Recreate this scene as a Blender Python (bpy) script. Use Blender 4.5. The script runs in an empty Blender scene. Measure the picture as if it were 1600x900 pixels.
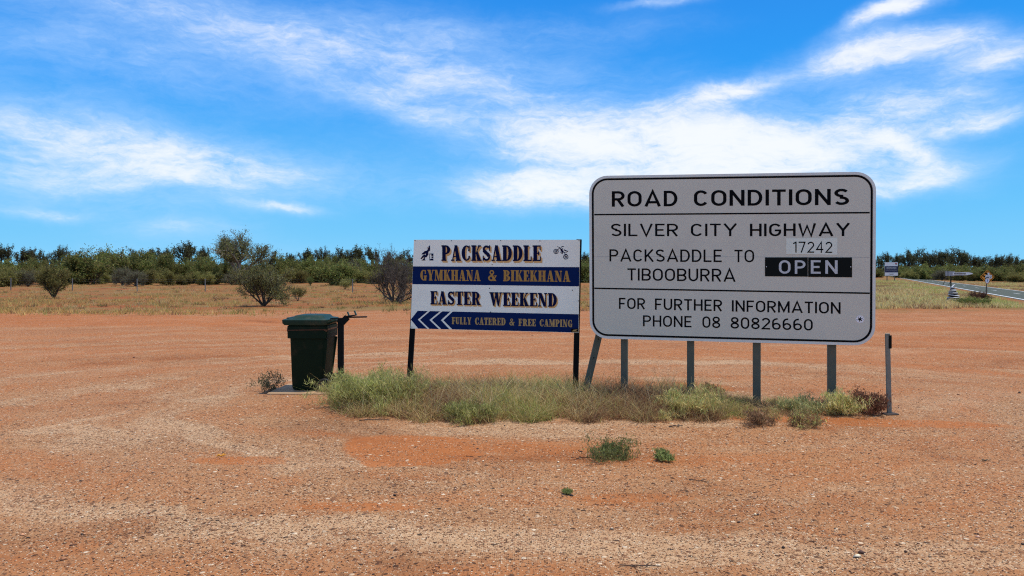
import bpy, math, random
import numpy as np
from mathutils import Vector, Matrix
from mathutils.geometry import delaunay_2d_cdt

R = math.radians
SC = bpy.context.scene
COL = SC.collection
F, CX, HY, CAMH = 1150.0, 800.0, 424.0, 1.7      # focal length in photo pixels, centre column, horizon row, eye height

# ------------------------------------------------------------------ camera
cam = bpy.data.cameras.new('camera'); cam.sensor_width = 36.0; cam.lens = 36.0 * F / 1600.0
cam.shift_y = -(450.0 - HY) / 1600.0
cam.clip_start = 0.05; cam.clip_end = 8000
camo = bpy.data.objects.new('camera', cam); COL.objects.link(camo)
camo.location = (0, 0, CAMH); camo.rotation_euler = (R(90), 0, 0)
SC.camera = camo

# ------------------------------------------------------------------ sun and exposure
SUN_EL, SUN_AZ = R(73), R(84)                    # high sun, beyond the signs and to the right
sv = Vector((math.cos(SUN_EL) * math.sin(SUN_AZ), math.cos(SUN_EL) * math.cos(SUN_AZ), math.sin(SUN_EL)))
sl = bpy.data.lights.new('sun', 'SUN'); sl.energy = 3.6; sl.angle = R(0.53); sl.color = (1.0, 0.94, 0.84)
so = bpy.data.objects.new('sun', sl); COL.objects.link(so); so.location = sv * 60
so.rotation_euler = (-sv).to_track_quat('-Z', 'Y').to_euler()
SC.view_settings.view_transform = 'Standard'; SC.view_settings.look = 'None'
SC.view_settings.exposure = 0.17; SC.view_settings.gamma = 1.0; SC.view_settings.use_curve_mapping = False
SC.cycles.use_denoising = False; SC.cycles.filter_width = 1.15; SC.cycles.sample_clamp_indirect = 4.0
SC.cycles.max_bounces = 6; SC.cycles.diffuse_bounces = 3; SC.cycles.transparent_max_bounces = 4


class NT:
    """small helper for node graphs"""
    def __init__(s, tree): s.t = tree; s.n = tree.nodes; s.l = tree.links
    def new(s, typ, **kw):
        nd = s.n.new(typ)
        for k, v in kw.items(): setattr(nd, k, v)
        return nd
    def put(s, sock, v):
        if isinstance(v, bpy.types.NodeSocket): s.l.new(v, sock)
        elif v is not None: sock.default_value = v
    def m(s, op, a, b=None, c=None, clamp=False):
        nd = s.new('ShaderNodeMath', operation=op, use_clamp=clamp)
        s.put(nd.inputs[0], a); s.put(nd.inputs[1], b); s.put(nd.inputs[2], c)
        return nd.outputs[0]
    def v(s, op, a, b=None):
        nd = s.new('ShaderNodeVectorMath', operation=op); s.put(nd.inputs[0], a); s.put(nd.inputs[1], b)
        return nd.outputs['Value'] if op in ('LENGTH', 'DOT_PRODUCT', 'DISTANCE') else nd.outputs[0]
    def xyz(s, x, y, z=0.0):
        nd = s.new('ShaderNodeCombineXYZ'); s.put(nd.inputs[0], x); s.put(nd.inputs[1], y); s.put(nd.inputs[2], z); return nd.outputs[0]
    def sep(s, v): nd = s.new('ShaderNodeSeparateXYZ'); s.put(nd.inputs[0], v); return nd.outputs
    def noise(s, vec, scale, detail=4, rough=0.55, dist=0.0, out='Fac'):
        nd = s.new('ShaderNodeTexNoise'); s.put(nd.inputs['Vector'], vec); nd.inputs['Scale'].default_value = scale
        nd.inputs['Detail'].default_value = detail; nd.inputs['Roughness'].default_value = rough; nd.inputs['Distortion'].default_value = dist
        return nd.outputs[out]
    def voro(s, vec, scale, rnd=1.0, feature='F1'):
        nd = s.new('ShaderNodeTexVoronoi', feature=feature); s.put(nd.inputs['Vector'], vec); nd.inputs['Scale'].default_value = scale
        nd.inputs['Randomness'].default_value = rnd; return nd
    def ss(s, x, a, b):
        nd = s.new('ShaderNodeMapRange', interpolation_type='SMOOTHSTEP')
        s.put(nd.inputs[0], x); s.put(nd.inputs[1], a); s.put(nd.inputs[2], b); return nd.outputs[0]
    def mix(s, f, a, b, blend='MIX'):
        nd = s.new('ShaderNodeMix', data_type='RGBA', blend_type=blend); nd.clamp_factor = True
        s.put(nd.inputs[0], f)
        s.put(nd.inputs[6], a if isinstance(a, bpy.types.NodeSocket) else (*a, 1))
        s.put(nd.inputs[7], b if isinstance(b, bpy.types.NodeSocket) else (*b, 1))
        return nd.outputs[2]
    def ramp(s, f, stops):
        nd = s.new('ShaderNodeValToRGB'); cr = nd.color_ramp
        while len(cr.elements) < len(stops): cr.elements.new(0.5)
        for e, (p, c) in zip(cr.elements, stops): e.position = p; e.color = (*c, 1)
        s.put(nd.inputs[0], f); return nd.outputs[0]


# ------------------------------------------------------------------ sky with cirrus
def build_sky():
    w = bpy.data.worlds.new('World'); SC.world = w; w.use_nodes = True
    T = NT(w.node_tree); T.n.clear()
    sky = T.new('ShaderNodeTexSky', sky_type='NISHITA'); sky.sun_disc = False
    sky.sun_elevation = SUN_EL; sky.sun_rotation = SUN_AZ; sky.altitude = 200; sky.air_density = 1.0; sky.dust_density = 0.35; sky.ozone_density = 2.0
    d_vec = T.v('NORMALIZE', T.new('ShaderNodeTexCoord').outputs['Generated']); d = T.sep(d_vec)
    az = T.m('ARCTAN2', d[0], d[1]); el = T.m('ARCSINE', d[2])
    base = T.xyz(az, el)
    warp = T.noise(base, 5.0, 6, 0.6, out='Color')
    wv = T.sep(T.v('SUBTRACT', warp, (0.5, 0.5, 0.5)))
    az2 = T.m('MULTIPLY_ADD', wv[0], 0.10, az); el2 = T.m('MULTIPLY_ADD', wv[1], 0.06, el)
    blobs = [  # photo column, row, half width, half height (pixels), tilt (degrees, rising right), strength
        (925, 214, 120, 34, 2, .95), (845, 292, 115, 26, 4, .85), (1060, 232, 170, 45, 0, .9), (1210, 238, 150, 42, -4, .75), (1100, 290, 260, 36, 0, .8),
        (1365, 84, 112, 27, 4, .82), (1400, 16, 60, 14, 14, .95), (1118, 152, 88, 15, 9, .82), (1400, 172, 130, 34, -4, .70), (1405, 225, 66, 24, -32, .72),
        (1530, 192, 60, 11, 4, .62), (1560, 98, 70, 20, 0, .62), (1480, 70, 90, 22, -6, .34), (1400, 285, 110, 14, 12, .46), (1020, 3, 70, 7, 0, .45),
        (90, 278, 260, 56, -6, .48), (40, 195, 240, 48, -10, .43), (440, 264, 200, 38, -6, .50), (225, 235, 170, 36, -10, .42), (330, 40, 260, 36, -8, .44), (170, 90, 280, 60, -6, .44),
        (540, 70, 240, 54, -10, .34), (700, 110, 200, 90, -8, .31), (600, 165, 110, 18, -16, .34), (760, 190, 140, 60, -10, .30), (450, 323, 46, 8, -4, .55), (72, 324, 60, 8, -5, .42), (300, 356, 75, 15, 0, .38),
        (960, 130, 160, 50, 0, .22), (1500, 150, 130, 60, 0, .30), (250, 390, 500, 20, 0, .2), (900, 45, 220, 22, 0, .25)]
    tot = None
    for (px, py, rx, ry, tilt, st) in blobs:
        a0 = math.atan((px - CX) / F); e0 = math.atan((HY - py) / F * math.cos(a0))
        k = math.cos(a0); c, sn = math.cos(R(tilt)), math.sin(R(tilt))
        da = T.m('SUBTRACT', az2, a0); de = T.m('SUBTRACT', el2, e0)
        u = T.m('MULTIPLY_ADD', da, c * F / rx / k, T.m('MULTIPLY', de, sn * F / rx / k))
        vv = T.m('MULTIPLY_ADD', da, -sn * F / ry / k, T.m('MULTIPLY', de, c * F / ry / k))
        q = T.m('MULTIPLY_ADD', u, u, T.m('MULTIPLY', vv, vv))
        g = T.m('MULTIPLY', T.m('EXPONENT', T.m('MULTIPLY', q, -0.75)), st)
        tot = g if tot is None else T.m('ADD', tot, T.m('MULTIPLY', g, T.m('SUBTRACT', 1.15, tot)))
    # unseen thin cloud added overhead and behind the viewer for neutral fill light
    cov = T.ss(T.noise(d_vec, 2.2, 6, 0.6, 0.4), 0.40, 0.62)
    away = T.m('MAXIMUM', T.ss(T.m('ABSOLUTE', az), 0.72, 1.15), T.ss(el, 0.45, 0.75))
    tot = T.m('MAXIMUM', tot, T.m('MULTIPLY', away, T.m('MULTIPLY', cov, 0.95)))
    # wisps: noise stretched along gently tilted streaks
    rot = T.xyz(T.m('MULTIPLY_ADD', el2, -0.6, T.m('MULTIPLY', az2, 3.6)), T.m('MULTIPLY_ADD', az2, 0.5, T.m('MULTIPLY', el2, 11.0)))
    n1 = T.noise(rot, 1.5, 9, 0.60, 0.55)
    n2 = T.noise(T.v('ADD', rot, (7.3, 2.1, 0)), 5.5, 9, 0.68, 0.6)
    wis = T.m('ADD', T.m('MULTIPLY', T.m('SUBTRACT', n1, 0.5), 1.5), T.m('MULTIPLY_ADD', T.m('SUBTRACT', n2, 0.5), 0.9, T.m('MULTIPLY', T.m('SUBTRACT', T.noise(rot, 17.0, 6, 0.65, 0.3), 0.5), 0.45)))
    dens = T.m('MULTIPLY', tot, T.m('MULTIPLY_ADD', wis, 0.9, 1.0))
    dens = T.ss(dens, 0.06, 1.22)
    band = dens
    grad = T.ramp(T.m('DIVIDE', el, R(40)), [(0.0, (.20, .59, .90)), (.12, (.12, .50, .90)), (.33, (.022, .325, .88)), (.60, (.018, .215, .74)), (1.0, (.018, .14, .56))])
    grad = T.v('SCALE', grad); grad.node.inputs['Scale'].default_value = 9.3
    skyc = T.mix(0.96, sky.outputs[0], grad)
    veil = T.mix(T.ss(dens, 0.30, 0.90), (5.0, 6.8, 9.4), (8.3, 8.5, 8.8))
    col = T.mix(T.m('MULTIPLY', band, 0.93), skyc, veil)
    bg = T.new('ShaderNodeBackground'); bg.inputs['Strength'].default_value = 0.105
    T.l.new(col, bg.inputs['Color'])
    T.l.new(bg.outputs[0], T.new('ShaderNodeOutputWorld').inputs['Surface'])
build_sky()

# ------------------------------------------------------------------ geometry helpers
random.seed(4); RNG = np.random.default_rng(11)
ROAD_P = np.array((29.6, 42.5)); ROAD_D = np.array((0.430, 0.903)); ROAD_D = ROAD_D / np.linalg.norm(ROAD_D)
ROAD_N = np.array((ROAD_D[1], -ROAD_D[0])); ROAD_W = 7.0

def gz(x, y):
    """ground height"""
    x = np.asarray(x, float); y = np.asarray(y, float)
    s = (x - ROAD_P[0]) * ROAD_N[0] + (y - ROAD_P[1]) * ROAD_N[1]
    z = -0.06 * np.clip(s, 0, ROAD_W)
    fade = np.clip((-s - 1.0) / 3.0, 0, 1)
    z = z + fade * (0.014 * np.sin(1.1 * x + 0.6 * y) + 0.012 * np.sin(0.7 * x - 1.7 * y + 1.0) + 0.006 * np.sin(2.9 * x + 1.3 * y + 2.0))
    isl = np.exp(-(((x - 1.6) / 3.6) ** 2 + ((y - 9.5) / 0.9) ** 2) ** 2)
    z = z + 0.035 * isl
    return z
def G(x, y): return float(gz(x, y))
def ray(px, py): return Vector(((px - CX) / F, 1.0, (HY - py) / F))
def gp(px, py):
    """ground point seen at a photo pixel"""
    r = ray(px, py); D = CAMH / -r.z
    for _ in range(6): D = (CAMH - G(r.x * D, D)) / -r.z
    return Vector((r.x * D, D, G(r.x * D, D)))
def at(px, D): x = (px - CX) / F * D; return Vector((x, D, G(x, D)))
def hz(py, D): return CAMH + (HY - py) / F * D

class MB:
    def __init__(s): s.v = []; s.f = []; s.mi = []; s.cur = 0
    def add(s, vs, fs, mi=None):
        b = len(s.v); s.v += [tuple(v) for v in vs]; s.f += [tuple(i + b for i in f) for f in fs]; s.mi += [s.cur if mi is None else mi] * len(fs)
    def box(s, c, size, rot=None, bev=0.0):
        x, y, z = [a / 2 for a in size]
        if bev <= 0:
            vs = [Vector((i * x, j * y, k * z)) for i in (-1, 1) for j in (-1, 1) for k in (-1, 1)]
            fs = [(0, 1, 3, 2), (4, 6, 7, 5), (0, 4, 5, 1), (2, 3, 7, 6), (0, 2, 6, 4), (1, 5, 7, 3)]
        else:
            b = bev; vs = []; fs = []
            ring = [(x - b, -y), (x, -y + b), (x, y - b), (x - b, y), (-x + b, y), (-x, y - b), (-x, -y + b), (-x + b, -y)]
            ri = [(px * (1 - b / x), py * (1 - b / y)) for px, py in ring]
            for pts, zz in ((ri, -z), (ring, -z + b), (ring, z - b), (ri, z)): vs += [Vector((p[0], p[1], zz)) for p in pts]
            for l in range(3):
                for i in range(8): fs.append((l * 8 + i, l * 8 + (i + 1) % 8, l * 8 + 8 + (i + 1) % 8, l * 8 + 8 + i))
            fs.append(tuple(range(7, -1, -1))); fs.append(tuple(range(24, 32)))
        M = rot if rot is not None else Matrix.Identity(3)
        s.add([M @ v + Vector(c) for v in vs], fs)
    def bar(s, a, b, w, d, bev=0.0, up=(0, 1, 0)):
        """rectangular bar from a to b"""
        a = Vector(a); b = Vector(b); zz = (b - a).normalized(); yy = Vector(up); yy = (yy - zz * yy.dot(zz)).normalized(); xx = yy.cross(zz)
        s.box((a + b) / 2, (w, d, (b - a).length), Matrix((xx, yy, zz)).transposed(), bev)
    def tube(s, pts, rad, n=8, cap=True):
        pts = [Vector(p) for p in pts]; rad = [rad] * len(pts) if isinstance(rad, (int, float)) else rad; vs = []; fs = []; prev = None
        for i, p in enumerate(pts):
            t = (pts[min(i + 1, len(pts) - 1)] - pts[max(i - 1, 0)]).normalized()
            if prev is None: a = t.orthogonal().normalized()
            else: a = (prev - t * prev.dot(t)); a = a.normalized() if a.length > 1e-6 else t.orthogonal().normalized()
            prev = a; b = t.cross(a)
            for k in range(n): an = 2 * math.pi * k / n; vs.append(p + (a * math.cos(an) + b * math.sin(an)) * rad[i])
        for i in range(len(pts) - 1):
            for k in range(n): fs.append((i * n + k, i * n + (k + 1) % n, (i + 1) * n + (k + 1) % n, (i + 1) * n + k))
        if cap: fs.append(tuple(range(n - 1, -1, -1))); fs.append(tuple(range((len(pts) - 1) * n, len(pts) * n)))
        s.add(vs, fs)
    def loft(s, rings, cap=True):
        n = len(rings[0]); vs = [v for r in rings for v in r]; fs = []
        for i in range(len(rings) - 1):
            for k in range(n): fs.append((i * n + k, i * n + (k + 1) % n, (i + 1) * n + (k + 1) % n, (i + 1) * n + k))
        if cap: fs.append(tuple(range(n - 1, -1, -1))); fs.append(tuple(range((len(rings) - 1) * n, len(rings) * n)))
        s.add(vs, fs)
    def lathe(s, prof, axis_o, axis, n=24):
        ax = Vector(axis).normalized(); a = ax.orthogonal().normalized(); b = ax.cross(a); o = Vector(axis_o)
        s.loft([[o + ax * h + (a * math.cos(2 * math.pi * k / n) + b * math.sin(2 * math.pi * k / n)) * r for k in range(n)] for r, h in prof])
    def build(s, name, mats, parent=None, smooth=False, off=None):
        o = Vector(off) if off is not None else (parent_world(parent) if parent else Vector((0, 0, 0)))
        me = bpy.data.meshes.new(name); me.from_pydata([tuple(Vector(v) - o) for v in s.v], [], s.f)
        mats = mats if isinstance(mats, (list, tuple)) else [mats]
        for m_ in mats: me.materials.append(m_)
        if len(mats) > 1: me.polygons.foreach_set('material_index', s.mi)
        if smooth:
            me.polygons.foreach_set('use_smooth', [True] * len(me.polygons)); me.set_sharp_from_angle(angle=R(38))
        me.validate(); me.update()
        ob = bpy.data.objects.new(name, me); COL.objects.link(ob)
        if parent: ob.parent = parent
        else: ob.location = o
        return ob
def parent_world(p):
    v = Vector((0, 0, 0))
    while p is not None: v = v + p.location; p = p.parent
    return v
def tag(o, label=None, cat=None, group=None, kind=None):
    if label: o['label'] = label
    if cat: o['category'] = cat
    if group: o['group'] = group
    if kind: o['kind'] = kind
    return o
def thing(name, loc, label, cat, group=None):
    o = bpy.data.objects.new(name, None); COL.objects.link(o); o.location = loc; o.empty_display_size = 0.2
    return tag(o, label, cat, group)

# ------------------------------------------------------------------ materials
def mat(name, col, rough=0.6, metal=0.0, var=0.12, vscale=6.0, dirt=None, bump=0.0, spec=0.4):
    m_ = bpy.data.materials.new(name); m_.use_nodes = True; T = NT(m_.node_tree); b = T.n['Principled BSDF']
    pos = T.new('ShaderNodeTexCoord').outputs['Object']
    n = T.noise(pos, vscale, 5, 0.6)
    c = T.mix(n, tuple(max(0, x * (1 - var)) for x in col), tuple(min(1, x * (1 + var)) for x in col))
    if dirt:
        dn = T.ss(T.noise(pos, vscale * 0.7, 7, 0.7), 0.5, 0.72)
        c = T.mix(T.m('MULTIPLY', dn, dirt[1]), c, dirt[0])
    T.put(b.inputs['Base Color'], c); b.inputs['Roughness'].default_value = rough; b.inputs['Metallic'].default_value = metal
    b.inputs['Specular IOR Level'].default_value = spec
    if bump:
        bp = T.new('ShaderNodeBump'); bp.inputs['Strength'].default_value = bump; bp.inputs['Distance'].default_value = 0.01
        T.put(bp.inputs['Height'], T.noise(pos, vscale * 6, 4, 0.6)); T.put(b.inputs['Normal'], bp.outputs[0])
    return m_
def leafmat(name, trans=0.4, rough=0.75):
    m_ = bpy.data.materials.new(name); m_.use_nodes = True; T = NT(m_.node_tree); b = T.n['Principled BSDF']
    at_ = T.new('ShaderNodeAttribute', attribute_name='tint'); c = at_.outputs['Color']
    oi = T.new('ShaderNodeObjectInfo').outputs['Random']
    hs = T.new('ShaderNodeHueSaturation'); T.put(hs.inputs['Color'], c)
    T.put(hs.inputs['Value'], T.m('MULTIPLY_ADD', oi, 0.4, 0.8)); T.put(hs.inputs['Hue'], T.m('MULTIPLY_ADD', oi, 0.02, 0.49))
    c = hs.outputs[0]
    T.put(b.inputs['Base Color'], c); b.inputs['Roughness'].default_value = rough; b.inputs['Specular IOR Level'].default_value = 0.2
    tr = T.new('ShaderNodeBsdfTranslucent'); T.put(tr.inputs['Color'], c)
    mx = T.new('ShaderNodeMixShader'); mx.inputs[0].default_value = trans
    out = T.n['Material Output']; T.l.new(b.outputs[0], mx.inputs[1]); T.l.new(tr.outputs[0], mx.inputs[2]); T.l.new(mx.outputs[0], out.inputs['Surface'])
    return m_
M = dict(
    sign=mat('sign_sheeting', (.60, .585, .475), .5, spec=.2, var=.05, vscale=1.6, dirt=((.40, .36, .30), .22)),
    rim=mat('sign_edge', (.68, .69, .62), .4, .1),
    black=mat('black_lettering', (.004, .004, .005), .7, spec=.05),
    plate=mat('number_plate_sheeting', (.70, .74, .62), .45, var=.06),
    blackplate=mat('black_plate', (.005, .007, .006), .6, spec=.1),
    whitelet=mat('pale_lettering', (.52, .55, .54), .6, spec=.1),
    post=mat('weathered_steel', (.105, .11, .082), .6, .1, spec=.25, var=.25, vscale=9, dirt=((.22, .12, .06), .35)),
    alu=mat('aluminium', (.55, .56, .57), .4, .8),
    bolt=mat('bolt_head', (.75, .75, .74), .35, .5),
    board=mat('white_board', (.92, .92, .79), .5, spec=.2, var=.04, vscale=2, dirt=((.60, .56, .48), .25)),
    navy=mat('navy_vinyl', (.003, .016, .085), .6, var=.1, spec=.06), navylet=mat('navy_lettering', (.004, .008, .045), .7, spec=.05),
    gold=mat('gold_lettering', (.40, .21, .035), .5), amber=mat('amber_shadow_lettering', (.72, .40, .13), .5), tan=mat('tan_lettering', (.42, .27, .09), .5),
    blackpost=mat('black_painted_timber', (.006, .006, .006), .7, spec=.1, var=.4, vscale=14),
    bin=mat('dark_green_plastic', (.005, .015, .007), .6, spec=.10, var=.2, vscale=5, dirt=((.10, .06, .035), .25), bump=.05),
    lid=mat('faded_green_plastic', (.008, .034, .023), .5, spec=.2, var=.2, vscale=5, dirt=((.16, .11, .07), .3)),
    rubber=mat('black_rubber', (.014, .014, .014), .75), liner=mat('brown_liner', (.07, .028, .012), .45, spec=.2, var=.3, vscale=20),
    blacksteel=mat('black_painted_steel', (.006, .008, .007), .6, spec=.12, var=.4, vscale=14), greensteel=mat('green_worn_steel', (.03, .09, .07), .5),
    slab=mat('pale_concrete', (.40, .25, .13), .85, var=.2, vscale=5, bump=.4),
    picket=mat('galvanised_picket', (.20, .20, .18), .5, .3), wire=mat('fence_wire', (.25, .24, .23), .5, .6),
    bark=mat('dark_bark', (.050, .040, .032), .9, var=.4, vscale=4, bump=.5), palebark=mat('pale_bark', (.20, .17, .14), .9, var=.3, vscale=5, bump=.4),
    twig=mat('grey_twig', (.095, .078, .066), .9, var=.3), leaf=leafmat('foliage', .40), grass=leafmat('grass_blades', .42, .8),
    tyre=mat('tyre_rubber', (.016, .016, .017), .7), whitepaint=mat('white_paint', (.78, .78, .76), .5, var=.1, vscale=9, dirt=((.3, .2, .13), .5)),
    orange=mat('orange_sign_sheeting', (.78, .29, .02), .4), signblue=mat('dark_blue_sign', (.012, .014, .06), .4), red=mat('red_mark', (.45, .02, .04), .5),
    blue=mat('blue_mark', (.05, .16, .42), .5), grey=mat('grey_sign_back', (.33, .34, .35), .5), sticker=mat('white_sticker', (.92, .93, .90), .5), litter=mat('orange_scrap', (.65, .30, .03), .7), stick=mat('straw_stick', (.50, .28, .10), .8),
    drytwig=mat('dark_twig', (.05, .035, .028), .9), leafdark=mat('dark_dry_leaf', (.05, .055, .035), .8),
    guide=mat('weathered_timber', (.20, .20, .16), .8, var=.35, vscale=12, dirt=((.10, .08, .05), .5), bump=.3))

# ------------------------------------------------------------------ ground
def ground_mat():
    m_ = bpy.data.materials.new('red_earth_and_gravel'); m_.use_nodes = True; T = NT(m_.node_tree); b = T.n['Principled BSDF']
    P = T.new('ShaderNodeNewGeometry').outputs['Position']; p = T.sep(P); x, y = p[0], p[1]
    P2 = T.xyz(x, y)
    def ell(cx, cy, rx, ry, ang=0.0):
        c, s_ = math.cos(R(ang)), math.sin(R(ang)); dx = T.m('SUBTRACT', x, cx); dy = T.m('SUBTRACT', y, cy)
        u = T.m('MULTIPLY_ADD', dx, c / rx, T.m('MULTIPLY', dy, s_ / rx)); w = T.m('MULTIPLY_ADD', dx, -s_ / ry, T.m('MULTIPLY', dy, c / ry))
        return T.m('SQRT', T.m('MULTIPLY_ADD', u, u, T.m('MULTIPLY', w, w)))
    big = T.noise(P2, 0.35, 5, 0.6, 0.6); med = T.noise(P2, 1.7, 6, 0.65, 0.4); sm = T.noise(P2, 9.0, 5, 0.65)
    # wheel tracks that loop round the island of signs
    dx = T.m('MULTIPLY', T.m('SUBTRACT', x, 1.4), 0.62); dy = T.m('SUBTRACT', y, 9.4)
    rr = T.m('SQRT', T.m('MULTIPLY_ADD', dx, dx, T.m('MULTIPLY', dy, dy))); an = T.m('ARCTAN2', dy, dx)
    trk = T.noise(T.xyz(T.m('MULTIPLY_ADD', T.m('SUBTRACT', big, 0.5), 2.2, rr), T.m('MULTIPLY', an, 0.55), 3.0), 1.25, 5, 0.62)
    redness = T.m('ADD', T.m('MULTIPLY', T.m('SUBTRACT', trk, 0.5), 1.7), T.m('ADD', T.m('MULTIPLY', T.m('SUBTRACT', med, 0.5), 1.1), T.m('MULTIPLY', T.m('SUBTRACT', sm, 0.5), 0.55)))
    for (cx, cy, rx, ry, a, k) in ((-1.0, 7.0, 0.66, 0.66, 20, 1.2), (0.3, 7.1, 0.7, 0.30, 0, .22), (2.3, 10.8, 1.1, 0.45, 0, .6), (-17.0, 26.0, 13, 2.6, -8, .8), (4.0, 8.25, 1.8, .22, -4, .55),
                                   (-2.2, 6.55, .7, .16, 0, .45), (.9, 5.6, .5, .12, 0, .35), (-1.1, 5.3, .5, .1, 0, .4)):
        q = T.m('ADD', ell(cx, cy, rx, ry, a), T.m('MULTIPLY', T.m('SUBTRACT', med, 0.5), 1.3))
        redness = T.m('MULTIPLY_ADD', T.ss(q, 1.1, 0.75), k, redness)
    for (cx, cy, rx, ry, a, k) in ((-2.0, 8.1, 1.3, 0.35, -20, .5), (-1.75, 6.7, 0.34, 1.1, 22, .8), (-1.0, 5.75, .9, .22, 6, .6), (-3.5, 7.4, 2.2, .5, -10, .3), (-.2, 5.0, 1.8, .35, 8, .35), (5.6, 7.8, .5, 2.5, -25, .35)):
        q = T.m('ADD', ell(cx, cy, rx, ry, a), T.m('MULTIPLY', T.m('SUBTRACT', med, 0.5), 1.0))
        redness = T.m('MULTIPLY_ADD', T.ss(q, 1.1, 0.5), -k, redness)
    redness = T.m('MULTIPLY_ADD', T.ss(y, 8.0, 17.0), 0.34, redness)
    red = T.ss(redness, -0.32, 0.62)
    soil = T.mix(sm, (0.31, 0.100, 0.028), (0.42, 0.150, 0.046))
    dust = T.mix(sm, (0.31, 0.148, 0.062), (0.43, 0.228, 0.106))
    fines = T.mix(red, dust, soil)
    lane = T.m('MULTIPLY', T.ss(T.m('ADD', T.m('SUBTRACT', 1.0, trk), T.m('MULTIPLY', T.m('SUBTRACT', sm, 0.5), 0.15)), 0.52, 0.64), T.m('MULTIPLY', T.ss(red, 0.75, 0.2), T.ss(rr, 13.0, 5.0)))
    fines = T.mix(T.m('MULTIPLY', lane, 0.62), fines, T.mix(sm, (0.46, 0.285, 0.150), (0.60, 0.41, 0.235)))
    # gravel: two sizes of stones, each stone its own colour
    v1 = T.voro(P2, 84.0); v2 = T.voro(T.v('ADD', P2, (3.3, 1.7, 0)), 27.0)
    r1 = T.sep(v1.outputs['Color']); r2 = T.sep(v2.outputs['Color'])
    stone = T.ramp(r1[0], [(0.0, (.015, .011, .009)), (.17, (.05, .025, .015)), (.33, (.23, .09, .038)), (.56, (.40, .185, .085)), (.80, (.60, .37, .20)), (1.0, (.86, .69, .47))])
    stone2 = T.ramp(r2[0], [(0.0, (.02, .015, .013)), (.10, (.085, .04, .024)), (.40, (.34, .15, .07)), (.85, (.56, .36, .20)), (1.0, (.82, .66, .46))])
    cover = T.m('ADD', T.m('MULTIPLY_ADD', T.m('SUBTRACT', med, 0.5), 1.5, 0.78), T.m('MULTIPLY_ADD', red, -0.50, T.m('MULTIPLY', lane, 0.12)))
    on1 = T.ss(T.m('SUBTRACT', cover, r1[1]), -0.05, 0.05)
    edge1 = T.ss(v1.outputs['Distance'], 0.62, 0.40)
    on2 = T.m('MULTIPLY', T.ss(T.m('SUBTRACT', T.m('MULTIPLY', cover, 0.30), r2[1]), -0.02, 0.02), T.ss(v2.outputs['Distance'], 0.52, 0.40))
    f1 = T.m('MULTIPLY', T.m('MULTIPLY', on1, edge1), 1.0)
    c = T.mix(f1, fines, stone); c = T.mix(T.m('MULTIPLY', on2, 0.85), c, stone2)
    # damp or compacted darker ground and paler dust, metres across
    tone = T.m('ADD', T.m('MULTIPLY', T.m('SUBTRACT', T.noise(T.xyz(T.m('MULTIPLY', x, 0.6), T.m('MULTIPLY', y, 1.0), 9.0), 0.55, 7, 0.62, 0.8), 0.5), 1.5), T.m('MULTIPLY', T.m('SUBTRACT', 0.5, trk), 0.7))
    c = T.mix(T.ss(tone, 0.0, -0.45), c, (0.72, 0.66, 0.62), 'MULTIPLY')
    c = T.mix(T.m('MULTIPLY', T.ss(tone, 0.02, 0.5), 0.26), c, (0.66, 0.43, 0.25))
    # beyond the clearing: red paddock soil with straw
    lim = T.m('MULTIPLY_ADD', T.m('SUBTRACT', big, 0.5), 9.0, T.m('MULTIPLY_ADD', T.m('SUBTRACT', med, 0.5), 5.0, y))
    pad = T.ss(lim, 29.5, 34.5)
    band = T.noise(T.xyz(T.m('MULTIPLY', x, 0.10), T.m('MULTIPLY', y, 0.38), 5.0), 1.0, 6, 0.65, 0.5)
    psoil = T.mix(med, (0.24, 0.070, 0.020), (0.33, 0.110, 0.034))
    straw = T.mix(med, (0.19, 0.112, 0.036), (0.27, 0.165, 0.058))
    green = T.mix(med, (0.12, 0.10, 0.030), (0.20, 0.16, 0.05))
    pc = T.mix(T.ss(T.m('ADD', band, T.m('MULTIPLY', T.m('SUBTRACT', sm, 0.5), 0.5)), 0.44, 0.62), psoil, straw)
    rightside = T.ss(T.m('SUBTRACT', x, T.m('MULTIPLY', y, 0.30)), 0.0, 9.0)
    pc = T.mix(T.m('MULTIPLY', T.ss(T.noise(P2, 0.16, 5, 0.6), 0.40, 0.62), T.m('MULTIPLY_ADD', rightside, 0.45, 0.4)), pc, green)
    c = T.mix(pad, c, pc)
    T.put(b.inputs['Base Color'], c); b.inputs['Roughness'].default_value = 0.95; b.inputs['Specular IOR Level'].default_value = 0.15
    h = T.m('ADD', T.m('MULTIPLY', T.m('MULTIPLY', f1, T.m('SUBTRACT', 0.7, v1.outputs['Distance'])), 0.013), T.m('MULTIPLY', T.m('MULTIPLY', on2, T.m('SUBTRACT', 0.7, v2.outputs['Distance'])), 0.02))
    h = T.m('ADD', h, T.m('MULTIPLY', T.noise(P2, 40, 4, 0.7), 0.008))
    h = T.m('ADD', h, T.m('MULTIPLY', trk, 0.03))
    bp = T.new('ShaderNodeBump'); bp.inputs['Strength'].default_value = 1.0; bp.inputs['Distance'].default_value = 1.0
    T.put(bp.inputs['Height'], h); T.put(b.inputs['Normal'], bp.outputs[0])
    return m_

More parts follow.
